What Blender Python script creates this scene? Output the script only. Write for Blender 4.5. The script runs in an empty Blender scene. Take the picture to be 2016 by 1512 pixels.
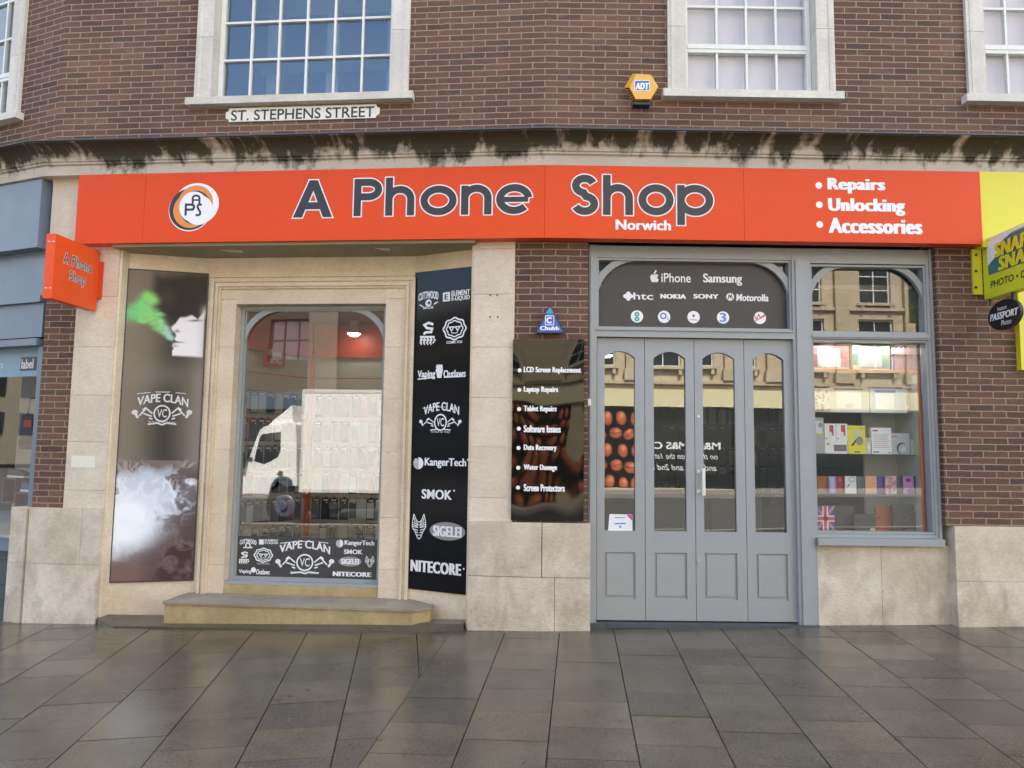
import bpy, math, random, numpy as np
from mathutils import Vector
random.seed(7)
SC = bpy.context.scene
COL = SC.collection
PI = math.pi

# ------------------------------------------------------------------ camera, sky, sun, exposure
FPX, PIT, ROL, EYE = 1425.8, 0.08933, -0.01262, 1.537
cp, sp, cr, sr = math.cos(PIT), math.sin(PIT), math.cos(ROL), math.sin(ROL)
FW = np.array([0, cp, sp]); U0 = np.array([0, -sp, cp]); X0 = np.array([1., 0, 0])
CX = cr*X0 - sr*U0; CU = sr*X0 + cr*U0
CAM = np.array([0, 0, EYE])
cam = bpy.data.objects.new('camera', bpy.data.cameras.new('camera')); COL.objects.link(cam)
from mathutils import Matrix
cam.matrix_world = Matrix(((CX[0], CU[0], -FW[0], 0), (CX[1], CU[1], -FW[1], 0), (CX[2], CU[2], -FW[2], EYE), (0, 0, 0, 1)))
cam.data.sensor_width = 36; cam.data.lens = FPX/2016*36
cam.data.clip_start = .05; cam.data.clip_end = 500
SC.camera = cam

SUN_EL, SUN_AZ = math.radians(55), math.radians(12)      # azimuth from +Y (behind the shop) towards +X
w = bpy.data.worlds.new('World'); SC.world = w; w.use_nodes = True
nt = w.node_tree; bg = nt.nodes['Background']
sky = nt.nodes.new('ShaderNodeTexSky'); sky.sky_type = 'NISHITA'; sky.sun_disc = False
sky.sun_elevation = SUN_EL; sky.sun_rotation = SUN_AZ
sky.air_density = 1.0; sky.dust_density = 1.0; sky.ozone_density = 1.0
# broken white cloud over the blue, with a clear gap over the street to the left
tc = nt.nodes.new('ShaderNodeTexCoord'); cn = nt.nodes.new('ShaderNodeTexNoise'); nt.links.new(tc.outputs['Generated'], cn.inputs['Vector'])
cn.inputs['Scale'].default_value = 2.6; cn.inputs['Detail'].default_value = 7; cn.inputs['Roughness'].default_value = .58
cm_ = nt.nodes.new('ShaderNodeMapRange'); nt.links.new(cn.outputs['Fac'], cm_.inputs[0]); cm_.inputs[1].default_value = .40; cm_.inputs[2].default_value = .56
dp = nt.nodes.new('ShaderNodeVectorMath'); dp.operation = 'DOT_PRODUCT'; nt.links.new(tc.outputs['Generated'], dp.inputs[0]); dp.inputs[1].default_value = (-.50, -.69, .53)
gp = nt.nodes.new('ShaderNodeMapRange'); nt.links.new(dp.outputs['Value'], gp.inputs[0])
for i_, v_ in enumerate((.66, .85, 1., .0)): gp.inputs[i_+1].default_value = v_
mu = nt.nodes.new('ShaderNodeMath'); mu.operation = 'MULTIPLY'; nt.links.new(cm_.outputs[0], mu.inputs[0]); nt.links.new(gp.outputs[0], mu.inputs[1])
mxw = nt.nodes.new('ShaderNodeMix'); mxw.data_type = 'RGBA'; nt.links.new(mu.outputs[0], mxw.inputs[0]); nt.links.new(sky.outputs[0], mxw.inputs[6]); mxw.inputs[7].default_value = (6.3, 6.25, 6.2, 1)
nt.links.new(mxw.outputs[2], bg.inputs[0]); bg.inputs[1].default_value = 0.13
sl = bpy.data.lights.new('sun', 'SUN'); sl.energy = 4.0; sl.angle = math.radians(.53); sl.color = (1, .94, .84)
so = bpy.data.objects.new('sun', sl); COL.objects.link(so)
sd = Vector((math.sin(SUN_AZ)*math.cos(SUN_EL), math.cos(SUN_AZ)*math.cos(SUN_EL), math.sin(SUN_EL)))
so.rotation_euler = sd.to_track_quat('Z', 'Y').to_euler(); so.location = (0, 20, 30)
vs = SC.view_settings
vs.view_transform = 'Standard'; vs.look = 'None'; vs.gamma = 1; vs.exposure = 2.15; vs.use_curve_mapping = False
SC.cycles.max_bounces = 10; SC.cycles.transparent_max_bounces = 16; SC.cycles.glossy_bounces = 5; SC.cycles.diffuse_bounces = 4
SC.cycles.use_denoising = True; SC.cycles.caustics_reflective = False; SC.cycles.caustics_refractive = False

# ------------------------------------------------------------------ frames: u along a wall, d out of it, z up
def ray(px, py): return FW*FPX + CX*(px-1008) - CU*(py-756)
class Fr:
    def __init__(s, o, a):
        s.o = np.array([o[0], o[1], 0.]); s.a = a
        s.ux = np.array([math.cos(a), math.sin(a), 0]); s.n = np.array([math.sin(a), -math.cos(a), 0])
    def at(s, px, py, d=0):
        r = ray(px, py); t = (d-(CAM-s.o) @ s.n)/(r @ s.n); P = CAM+t*r
        return float((P-s.o) @ s.ux), float(P[2])
    def u(s, px, py, d=0): return s.at(px, py, d)[0]
    def z(s, px, py, d=0): return s.at(px, py, d)[1]
    def P(s, u, d, z): return s.o+u*s.ux+d*s.n+np.array([0, 0, z])
    def mir(s, px, py, d, Y):          # where a reflection seen at a pixel in the plane d comes from, on the plane y = Y
        g = ray(px, py); t = (d-(CAM-s.o) @ s.n)/(g @ s.n); P = CAM+t*g
        q = g-2*(g @ s.n)*s.n; return P+(Y-P[1])/q[1]*q
def sub(F, u1, d1, u2, d2):
    a, b = F.P(u1, d1, 0), F.P(u2, d2, 0); v = b-a
    f = Fr(a, math.atan2(v[1], v[0])); f.len = float(np.hypot(v[0], v[1])); return f
r = ray(1068, 900); C0 = (r[0]/r[1]*6.35, 6.35)
L = Fr(C0, -0.08793); R = Fr(C0, 0.00814)
UK = -4.71
K = Fr(L.P(UK, 0, 0), -0.372)
W = Fr((0, 0), 0)                     # world: u = x, d = -y
def corner(A, B, da, db=None):
    db = da if db is None else db
    p, q = A.P(0, da, 0), B.P(0, db, 0)
    M = np.array([[A.ux[0], -B.ux[0]], [A.ux[1], -B.ux[1]]]); s = np.linalg.solve(M, (q-p)[:2])
    return p+s[0]*A.ux

# ------------------------------------------------------------------ mesh builder
class MB:
    def __init__(s): s.v = []; s.f = []; s.uv = []; s.t = []; s.mi = []; s.m = 0
    def face(s, pts, uv=None, tone=.5):
        i = len(s.v); s.v += [tuple(map(float, p)) for p in pts]; s.f.append(tuple(range(i, i+len(pts))))
        if uv is None: uv = [(p[0], p[2]) for p in pts]
        s.uv += uv; s.t += [tone]*len(pts); s.mi.append(s.m)
    def box(s, F, u0, u1, d0, d1, z0, z1, tone=None):
        if u1 < u0: u0, u1 = u1, u0
        if d1 < d0: d0, d1 = d1, d0
        if z1 < z0: z0, z1 = z1, z0
        tone = random.random() if tone is None else tone
        q = lambda l, uv: s.face([F.P(*p) for p in l], uv, tone)
        q([(u0, d1, z0), (u1, d1, z0), (u1, d1, z1), (u0, d1, z1)], [(u0, z0), (u1, z0), (u1, z1), (u0, z1)])
        q([(u1, d0, z0), (u0, d0, z0), (u0, d0, z1), (u1, d0, z1)], [(u1, z0), (u0, z0), (u0, z1), (u1, z1)])
        q([(u0, d0, z0), (u0, d1, z0), (u0, d1, z1), (u0, d0, z1)], [(u0-d1+d0, z0), (u0, z0), (u0, z1), (u0-d1+d0, z1)])
        q([(u1, d1, z0), (u1, d0, z0), (u1, d0, z1), (u1, d1, z1)], [(u1, z0), (u1+d1-d0, z0), (u1+d1-d0, z1), (u1, z1)])
        q([(u0, d1, z1), (u1, d1, z1), (u1, d0, z1), (u0, d0, z1)], [(u0, d1), (u1, d1), (u1, d0), (u0, d0)])
        q([(u0, d0, z0), (u1, d0, z0), (u1, d1, z0), (u0, d1, z0)], [(u0, d0), (u1, d0), (u1, d1), (u0, d1)])
    def prism(s, F, pl, d0, d1, tone=.5):                 # polygon in (u, z), extruded along d
        s.face([F.P(u, d1, z) for u, z in pl], list(pl), tone)
        s.face([F.P(u, d0, z) for u, z in pl][::-1], list(pl)[::-1], tone)
        n = len(pl)
        for i in range(n):
            a, b = pl[i], pl[(i+1) % n]
            s.face([F.P(a[0], d0, a[1]), F.P(b[0], d0, b[1]), F.P(b[0], d1, b[1]), F.P(a[0], d1, a[1])], None, tone)
    def flat(s, F, pl, d, tone=.5): s.face([F.P(u, d, z) for u, z in pl], list(pl), tone)
    def prism_xy(s, xy, z0, z1, tone=.5):                 # top-view polygon, extruded up
        s.face([(p[0], p[1], z1) for p in xy], [(p[0], p[1]) for p in xy], tone)
        s.face([(p[0], p[1], z0) for p in xy][::-1], [(p[0], p[1]) for p in xy][::-1], tone)
        n = len(xy); acc = 0
        for i in range(n):
            a, b = xy[i], xy[(i+1) % n]; l = math.hypot(b[0]-a[0], b[1]-a[1])
            s.face([(a[0], a[1], z0), (b[0], b[1], z0), (b[0], b[1], z1), (a[0], a[1], z1)], [(acc, z0), (acc+l, z0), (acc+l, z1), (acc, z1)], tone); acc += l
    def rim(s, F, u0, u1, z0, z1, wl, d0, d1, wt=None, wb=None, wr=None):   # four bars butted round a rectangle
        wt = wl if wt is None else wt; wb = wl if wb is None else wb; wr = wl if wr is None else wr
        if wb: s.box(F, u0, u1, d0, d1, z0, z0+wb)
        if wt: s.box(F, u0, u1, d0, d1, z1-wt, z1)
        s.box(F, u0, u0+wl, d0, d1, z0+wb, z1-wt); s.box(F, u1-wr, u1, d0, d1, z0+wb, z1-wt)
    def disc(s, F, u, z, ru, rz, d, n=24, th=0):
        pl = [(u+ru*math.cos(2*PI*i/n), z+rz*math.sin(2*PI*i/n)) for i in range(n)]
        s.prism(F, pl, d-th, d) if th else s.flat(F, pl, d)
    def ribbon(s, F, pts, w_, d, closed=False, ext=0, th=0):
        P = [np.array(p, float) for p in pts]; n = len(P)
        if ext and not closed:
            a = P[0]-P[1]; P[0] = P[0]+a/np.linalg.norm(a)*ext
            a = P[-1]-P[-2]; P[-1] = P[-1]+a/np.linalg.norm(a)*ext
        Lp, Rp = [], []
        for i in range(n):
            a = P[i-1] if (i or closed) else None; b = P[(i+1) % n] if (i < n-1 or closed) else None
            t1 = None if a is None else (P[i]-a)/max(1e-9, np.linalg.norm(P[i]-a)); t2 = None if b is None else (b-P[i])/max(1e-9, np.linalg.norm(b-P[i]))
            t = t2 if t1 is None else t1 if t2 is None else t1+t2
            t = t/max(1e-9, np.linalg.norm(t)); nn = np.array([-t[1], t[0]]); k = 1.
            if t1 is not None and t2 is not None: k = 1/max(.35, abs(nn @ np.array([-t1[1], t1[0]])))
            Lp.append(P[i]+nn*w_/2*k); Rp.append(P[i]-nn*w_/2*k)
        for i in range(n if closed else n-1):
            j = (i+1) % n; q = [tuple(Rp[i]), tuple(Rp[j]), tuple(Lp[j]), tuple(Lp[i])]
            s.prism(F, q, d-th, d) if th else s.flat(F, q, d)
    def text(s, F, t, px0, py0, px1, py1, d=.002, bold=0., shear=0., curve=0., flip=False):
        pm, qm = (px0+px1)/2, (py0+py1)/2
        u0, u1 = F.u(px0, qm, d), F.u(px1, qm, d); z1, z0 = F.z(pm, py0, d), F.z(pm, py1, d)
        s.textu(F, t, u0, u1, z0, z1, d, bold, shear, curve, flip)
    def textu(s, F, t, u0, u1, z0, z1, d, bold=0., shear=0., curve=0., flip=False):
        vv, ff = glyphs(t, min(bold, .012), shear, 1+max(0, bold-.012)*3.2)
        n = max(1, math.ceil(bold/.022)+1) if bold > .012 else 1     # a bold face: copies of the glyphs shifted sideways, each a hair in front of the last
        vx = [(x+(0 if n == 1 else bold*1.5*(2*k/(n-1)-1)), y, k) for k in range(n) for x, y, _ in vv]
        x0, x1 = min(p[0] for p in vx), max(p[0] for p in vx); y0, y1 = min(p[1] for p in vx), max(p[1] for p in vx)
        for k in range(n):
            for f in ff:
                q = []
                for i in f:
                    x, y, _ = vx[k*len(vv)+i]; a = (x-x0)/(x1-x0); b = (y-y0)/max(1e-6, y1-y0)
                    q.append((u0+(u1-u0)*a, z0+(z1-z0)*b+curve*(1-(2*a-1)**2)))
                s.flat(F, q, d+.0001*k)
    def cyl(s, a, b, ra, rb=None, n=12, caps=True):
        rb = ra if rb is None else rb; a, b = Vector(a), Vector(b); t = (b-a).normalized()
        x = t.orthogonal().normalized(); y = t.cross(x)
        A = [a+(x*math.cos(2*PI*i/n)+y*math.sin(2*PI*i/n))*ra for i in range(n)]; B = [b+(x*math.cos(2*PI*i/n)+y*math.sin(2*PI*i/n))*rb for i in range(n)]
        for i in range(n): s.face([A[i], A[(i+1) % n], B[(i+1) % n], B[i]])
        if caps: s.face(A[::-1]); s.face(B)
    def build(s, name, mats, parent=None, label=None, bevel=0, smooth=False):
        org = Vector(parent_org(parent)) if parent else Vector(s.v[0]) if s.v else Vector()
        if not parent:
            n = len(s.v); org = Vector((sum(p[0] for p in s.v)/n, sum(p[1] for p in s.v)/n, min(p[2] for p in s.v)))
        me = bpy.data.meshes.new(name)
        me.from_pydata([(p[0]-org[0], p[1]-org[1], p[2]-org[2]) for p in s.v], [], s.f)
        ul = me.uv_layers.new(name='UVMap'); ul.data.foreach_set('uv', [c for p in s.uv for c in p])
        at = me.attributes.new('tone', 'FLOAT', 'CORNER'); at.data.foreach_set('value', s.t)
        mats = mats if isinstance(mats, (list, tuple)) else [mats]
        for m in mats: me.materials.append(m)
        me.polygons.foreach_set('material_index', s.mi)
        if smooth: me.polygons.foreach_set('use_smooth', [True]*len(s.f))
        o = bpy.data.objects.new(name, me); COL.objects.link(o)
        if parent: o.parent = parent; o['_o'] = tuple(org)
        else: o.location = org
        if not parent: o['_o'] = tuple(org)
        if label: o['label'] = label
        if bevel:
            b = o.modifiers.new('bevel', 'BEVEL'); b.width = bevel; b.segments = 2; b.limit_method = 'ANGLE'; b.angle_limit = math.radians(40)
        return o
def parent_org(p): return p['_o']
_gc = {}
def glyphs(t, bold, shear, space=1.):
    k = (t, bold, shear, space)
    if k not in _gc:
        c = bpy.data.curves.new('lettering', 'FONT'); c.body = t; c.size = 1; c.resolution_u = 4; c.shear = shear; c.offset = bold; c.fill_mode = 'FRONT'; c.space_character = space
        o = bpy.data.objects.new('lettering', c); COL.objects.link(o)
        bpy.context.view_layer.update()
        me = bpy.data.meshes.new_from_object(o.evaluated_get(bpy.context.evaluated_depsgraph_get()))
        _gc[k] = ([tuple(v.co) for v in me.vertices], [tuple(p.vertices) for p in me.polygons])
        bpy.data.objects.remove(o); bpy.data.curves.remove(c); bpy.data.meshes.remove(me)
    return _gc[k]
def thing(name, label, cat, loc, group=None):
    o = bpy.data.objects.new(name, None); COL.objects.link(o); o.location = tuple(loc); o['_o'] = tuple(map(float, loc))
    o.empty_display_size = .1; o['label'] = label; o['category'] = cat
    if group: o['group'] = group
    return o
def tag(o, label=None, cat=None, group=None, kind=None):
    if label: o['label'] = label
    if cat: o['category'] = cat
    if group: o['group'] = group
    if kind: o['kind'] = kind
    return o

# ------------------------------------------------------------------ materials
def S(r, g, b): return tuple(((c/255/12.92) if c <= 10 else ((c/255+.055)/1.055)**2.4) for c in (r, g, b))
class N:
    def __init__(s, name):
        s.m = bpy.data.materials.new(name); s.m.use_nodes = True; s.t = s.m.node_tree; s.b = s.t.nodes['Principled BSDF']
    def new(s, ty, **k):
        n = s.t.nodes.new(ty)
        for a, v in k.items(): setattr(n, a, v)
        return n
    def link(s, a, b): s.t.links.new(a, b)
    def val(s, sock, v):
        if hasattr(v, 'is_output'): s.link(v, sock)
        else: sock.default_value = v
    def math(s, op, a, b=0., c=None, clamp=False):
        n = s.new('ShaderNodeMath', operation=op, use_clamp=clamp); s.val(n.inputs[0], a); s.val(n.inputs[1], b)
        if c is not None: s.val(n.inputs[2], c)
        return n.outputs[0]
    def mix(s, f, a, b, mode='MIX'):
        n = s.new('ShaderNodeMix', data_type='RGBA', blend_type=mode); s.val(n.inputs[0], f)
        for k, v in ((6, a), (7, b)): s.val(n.inputs[k], v if hasattr(v, 'is_output') else (*v, 1) if len(v) == 3 else v)
        return n.outputs[2]
    def noise(s, vec, scale, detail=4, rough=.55, dist=0):
        n = s.new('ShaderNodeTexNoise'); s.link(vec, n.inputs['Vector']); n.inputs['Scale'].default_value = scale; n.inputs['Detail'].default_value = detail
        n.inputs['Roughness'].default_value = rough; n.inputs['Distortion'].default_value = dist; return n.outputs['Fac']
    def ramp(s, f, stops, interp='LINEAR'):
        n = s.new('ShaderNodeValToRGB'); s.val(n.inputs[0], f); e = n.color_ramp; e.interpolation = interp
        while len(e.elements) < len(stops): e.elements.new(.5)
        for el, (p, c) in zip(e.elements, stops): el.position = p; el.color = (*c, 1) if len(c) == 3 else c
        return n.outputs[0]
    def rng(s, f, a, b, c=0., d=1.):
        n = s.new('ShaderNodeMapRange'); s.val(n.inputs[0], f)
        for i, v in enumerate((a, b, c, d)): n.inputs[i+1].default_value = v
        return n.outputs[0]
    def obj(s): return s.new('ShaderNodeTexCoord').outputs['Object']
    def uv(s): return s.new('ShaderNodeTexCoord').outputs['UV']
    def scalev(s, v, sx, sy, sz):
        n = s.new('ShaderNodeVectorMath', operation='MULTIPLY'); s.link(v, n.inputs[0]); n.inputs[1].default_value = (sx, sy, sz); return n.outputs[0]
    def tone(s):
        n = s.new('ShaderNodeAttribute', attribute_name='tone'); return n.outputs['Fac']
    def set(s, **k):
        for a, v in k.items(): s.val(s.b.inputs[a.replace('_', ' ')], (*v, 1) if isinstance(v, tuple) and len(v) == 3 else v)
    def bump(s, h, strength=.3, dist=.002):
        n = s.new('ShaderNodeBump'); s.link(h, n.inputs['Height']); n.inputs['Strength'].default_value = strength; n.inputs['Distance'].default_value = dist
        s.link(n.outputs[0], s.b.inputs['Normal']); return n
def simple(name, col, rough=.5, metal=0., var=.12, scale=14, bump=.1, bscale=90, spec=.5, coat=0, tonev=0.):
    n = N(name); o = n.obj(); f = n.noise(o, scale, 5)
    c = n.mix(f, tuple(x*(1-var) for x in col), tuple(min(1, x*(1+var)) for x in col))
    if tonev: c = n.mix(1., c, n.ramp(n.tone(), [(0, (1-tonev,)*3), (1, (1+tonev,)*3)]), 'MULTIPLY')
    n.set(Base_Color=c, Metallic=metal, Specular_IOR_Level=spec, Coat_Weight=coat)
    n.set(Roughness=n.rng(n.noise(o, scale*1.7, 3), .2, .8, max(.03, rough*.85), min(1, rough*1.15)))
    if bump: n.bump(n.noise(o, bscale, 4), bump, .002)
    return n.m
def brick(name, comb=None, dark=1.):
    n = N(name); uv = n.uv(); bw, rh, mo = .2217, .05835, .0105
    ad = n.new('ShaderNodeVectorMath', operation='ADD'); n.link(uv, ad.inputs[0]); ad.inputs[1].default_value = (bw*100, rh*40, 0)
    nz = n.new('ShaderNodeTexNoise'); n.link(ad.outputs[0], nz.inputs['Vector']); nz.inputs['Scale'].default_value = 15; nz.inputs['Detail'].default_value = 4
    ds = n.new('ShaderNodeVectorMath', operation='MULTIPLY_ADD'); n.link(nz.outputs['Color'], ds.inputs[0]); ds.inputs[1].default_value = (.017, .010, 0); n.link(ad.outputs[0], ds.inputs[2])
    v = ds.outputs[0]
    bt = n.new('ShaderNodeTexBrick'); n.link(v, bt.inputs['Vector'])
    for k, x in (('Scale', 1), ('Mortar Size', mo/2), ('Mortar Smooth', .25), ('Bias', 0), ('Brick Width', bw), ('Row Height', rh)): bt.inputs[k].default_value = x
    sx = n.new('ShaderNodeSeparateXYZ'); n.link(v, sx.inputs[0])
    row = n.math('FLOOR', n.math('DIVIDE', sx.outputs[1], rh)); odd = n.math('SUBTRACT', 1., n.math('MODULO', row, 2.))
    cx = n.math('FLOOR', n.math('ADD', n.math('DIVIDE', sx.outputs[0], bw), n.math('MULTIPLY', odd, .5)))
    cb = n.new('ShaderNodeCombineXYZ'); n.link(cx, cb.inputs[0]); n.link(row, cb.inputs[1])
    wn = n.new('ShaderNodeTexWhiteNoise', noise_dimensions='2D'); n.link(cb.outputs[0], wn.inputs['Vector'])
    D = lambda c: tuple(x*dark for x in c)
    col = n.ramp(wn.outputs['Value'], [(0, D((.092, .058, .052))), (.07, D((.120, .069, .058))), (.5, D((.143, .080, .063))), (.85, D((.168, .090, .068))), (1, D((.19, .112, .082)))])
    big = n.noise(ad.outputs[0], 1.1, 4); fine = n.noise(n.scalev(v, 1, 2.2, 1), 45, 5, .65)
    col = n.mix(1., col, n.ramp(fine, [(.25, (.62,)*3), (.75, (1.3,)*3)]), 'MULTIPLY')
    col = n.mix(1., col, n.ramp(big, [(.28, (.74, .74, .78)), (.5, (1., .99, .97)), (.72, (1.22, 1.17, 1.08))]), 'MULTIPLY')
    mc = n.mix(n.noise(v, 30, 4), (.26, .205, .138), (.385, .315, .215))
    smear = n.math('MULTIPLY', n.rng(n.noise(n.scalev(v, 1, 1.6, 1), 4.5, 6, .7), .60, .74), .5)      # lime smears and old pointing over some bricks
    col = n.mix(smear, col, (.27, .215, .16))
    mask = bt.outputs['Fac']
    hgt = n.math('ADD', n.math('MULTIPLY', mask, -1.), n.math('MULTIPLY', fine, .35))
    if comb is not None:                                     # combed face of the bottom two courses
        wv = n.math('SINE', n.math('MULTIPLY', n.math('ADD', sx.outputs[0], n.math('MULTIPLY', nz.outputs['Fac'], .01)), 2*PI/.021))
        msk = n.math('MULTIPLY', n.math('LESS_THAN', sx.outputs[1], comb+rh*40), n.rng(wv, -.2, .7, 0, 1.))
        col = n.mix(n.math('MULTIPLY', msk, .45), col, (.36, .31, .25))
    n.set(Base_Color=n.mix(mask, col, mc), Roughness=.88, Specular_IOR_Level=.25); n.bump(hgt, .7, .006); return n.m
def stone(name, c0, c1, dirt=0., grain=.5, dcol=(.23, .155, .085), low=1.2, tv=.09):
    n = N(name); o = n.obj(); uv = n.uv(); t = n.tone()
    f = n.noise(o, 3.2, 6, .6); g = n.noise(n.scalev(o, 1, 1, 2.5), 26, 5, .6)
    c = n.mix(n.rng(f, .3, .7), c0, c1); c = n.mix(1., c, n.ramp(g, [(.3, (.9, .89, .87)), (.7, (1.07, 1.07, 1.07))]), 'MULTIPLY')
    c = n.mix(1., c, n.ramp(t, [(0, (1-tv, 1-tv*1.1, 1-tv*1.3)), (1, (1+tv*.6,)*3)]), 'MULTIPLY')
    sp_ = n.math('GREATER_THAN', n.noise(o, 34, 2), .70); c = n.mix(n.math('MULTIPLY', sp_, .25), c, (.30, .22, .14))
    if dirt:
        sx = n.new('ShaderNodeSeparateXYZ'); n.link(uv, sx.inputs[0])
        st = n.math('MULTIPLY', n.rng(n.noise(n.scalev(o, 1.3, 1.3, .8), 3.1, 8, .68, .4), .46, .80), n.rng(sx.outputs[1], low*.35, low, 1., 0.))
        c = n.mix(n.math('MULTIPLY', st, dirt, clamp=True), c, dcol)
    n.set(Base_Color=c, Roughness=.85, Specular_IOR_Level=.25)
    n.bump(n.math('ADD', n.noise(n.scalev(o, 1, 1, 2.2), 22, 6, .65), n.noise(o, 120, 3)), grain, .004); return n.m
def cornice_mat():
    n = N('stained_cornice_stone'); uv = n.uv(); o = n.obj(); sx = n.new('ShaderNodeSeparateXYZ'); n.link(uv, sx.inputs[0]); z = sx.outputs[1]
    base = n.mix(n.noise(o, 4, 6, .6), (.44, .40, .33), (.66, .60, .52))
    drip = n.noise(n.scalev(uv, 1., .38, 1), 5.5, 4, .55, .4); drip2 = n.noise(n.scalev(uv, 1, .3, 1), 34, 4, .6); patch = n.noise(uv, 1.6, 3)
    hgt = n.rng(z, 4.08, 4.25, -.20, .05)
    m = n.math('ADD', n.math('ADD', n.math('MULTIPLY', drip, .72), n.math('MULTIPLY', n.noise(uv, 16, 5, .65), .34)), n.math('ADD', hgt, n.math('MULTIPLY', patch, .30)))
    k = n.rng(m, .55, .69)
    moss = n.mix(n.noise(o, 40, 4), (.008, .008, .005), (.050, .046, .024))
    c = n.mix(n.math('MULTIPLY', k, .93), base, moss)
    n.set(Base_Color=c, Roughness=.92, Specular_IOR_Level=.2); n.bump(n.math('ADD', n.noise(o, 28, 6, .65), n.math('MULTIPLY', k, .8)), .55, .006); return n.m
def pave_mat():
    n = N('damp_paving_slabs'); o = n.obj(); t = n.tone()
    a = n.noise(o, 2.2, 6, .6); b = n.noise(o, 90, 4, .7); d = n.noise(o, .8, 3)
    c = n.mix(n.rng(a, .3, .7), (.070, .058, .042), (.114, .096, .071))
    c = n.mix(1., c, n.ramp(t, [(0, (.80, .80, .82)), (.6, (1., .99, .96)), (1, (1.20, 1.16, 1.06))]), 'MULTIPLY')
    c = n.mix(1., c, n.ramp(b, [(.3, (.68,)*3), (.72, (1.32,)*3)]), 'MULTIPLY')
    spots = n.math('GREATER_THAN', n.noise(o, 14, 1), .745); c = n.mix(n.math('MULTIPLY', spots, .55), c, (.04, .036, .03))
    wet = n.rng(n.math('ADD', n.noise(o, 1.3, 5, .6), n.math('MULTIPLY', t, .18)), .42, .72)
    n.set(Base_Color=c, Roughness=n.math('ADD', n.rng(wet, 0, 1, .27, .06), n.math('MULTIPLY', b, .07)), Specular_IOR_Level=.5)
    n.bump(n.math('ADD', b, n.math('MULTIPLY', n.noise(o, 300, 2), .6)), .28, .002); return n.m
def glass(name, tint=(.93, .95, .94), k=2.4, wob=.0):
    n = N(name); n.t.nodes.remove(n.b); out = n.t.nodes['Material Output']
    tr = n.new('ShaderNodeBsdfTransparent'); tr.inputs[0].default_value = (*tint, 1); gl = n.new('ShaderNodeBsdfGlossy'); gl.inputs['Roughness'].default_value = .0
    gl.inputs[0].default_value = (1, 1, 1, 1)
    ge = n.new('ShaderNodeNewGeometry'); dp_ = n.new('ShaderNodeVectorMath', operation='DOT_PRODUCT'); n.link(ge.outputs['Normal'], dp_.inputs[0]); n.link(ge.outputs['Incoming'], dp_.inputs[1])
    sch = n.math('POWER', n.math('SUBTRACT', 1., n.math('ABSOLUTE', dp_.outputs['Value'])), 5.)
    f = n.math('MULTIPLY_ADD', sch, .9, .04*k, clamp=True); mx = n.new('ShaderNodeMixShader')
    if wob:
        b = n.new('ShaderNodeBump'); b.inputs['Strength'].default_value = wob; b.inputs['Distance'].default_value = .02
        n.link(n.noise(n.obj(), 1.5, 1), b.inputs['Height']); n.link(b.outputs[0], gl.inputs['Normal'])
    n.link(f, mx.inputs[0]); n.link(tr.outputs[0], mx.inputs[1]); n.link(gl.outputs[0], mx.inputs[2]); n.link(mx.outputs[0], out.inputs[0]); return n.m
def printed(name, rough=.35, spec=.5):
    n = N(name); a = n.new('ShaderNodeAttribute', attribute_name='print'); n.set(Base_Color=a.outputs['Color'], Roughness=rough, Specular_IOR_Level=spec); return n.m
def glossy_board(name, col, rough, wave=0., wscale=1.2, spec=.8):
    n = N(name); n.set(Base_Color=col, Roughness=rough, Specular_IOR_Level=spec)
    if wave: n.bump(n.noise(n.scalev(n.obj(), 1, 1, .6), wscale, 1, .3), wave, .06)
    return n.m
def door_mat():
    n = N('scuffed_grey_door_paint'); o = n.obj(); uv = n.uv(); sx = n.new('ShaderNodeSeparateXYZ'); n.link(uv, sx.inputs[0])
    c = n.mix(n.noise(o, 4, 5), (.315, .335, .345), (.375, .39, .395))
    dust = n.math('MULTIPLY', n.rng(n.noise(n.scalev(o, 1, 1, .5), 5, 6, .65), .35, .7), n.rng(sx.outputs[1], .0, 1.1, .75, 0.))
    c = n.mix(dust, c, (.38, .355, .30))
    sc_ = n.math('GREATER_THAN', n.noise(n.scalev(o, 1, 1, .35), 55, 3, .6), .735); c = n.mix(n.math('MULTIPLY', sc_, .5), c, (.16, .14, .12))
    n.set(Base_Color=c, Roughness=n.rng(n.noise(o, 7, 4), .2, .8, .38, .58), Specular_IOR_Level=.4); n.bump(n.noise(o, 40, 4), .08, .002); return n.m
def lamp_mat(name, col, st):
    n = N(name); n.set(Base_Color=(.8, .8, .8), Emission_Color=col, Emission_Strength=st); return n.m

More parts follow.
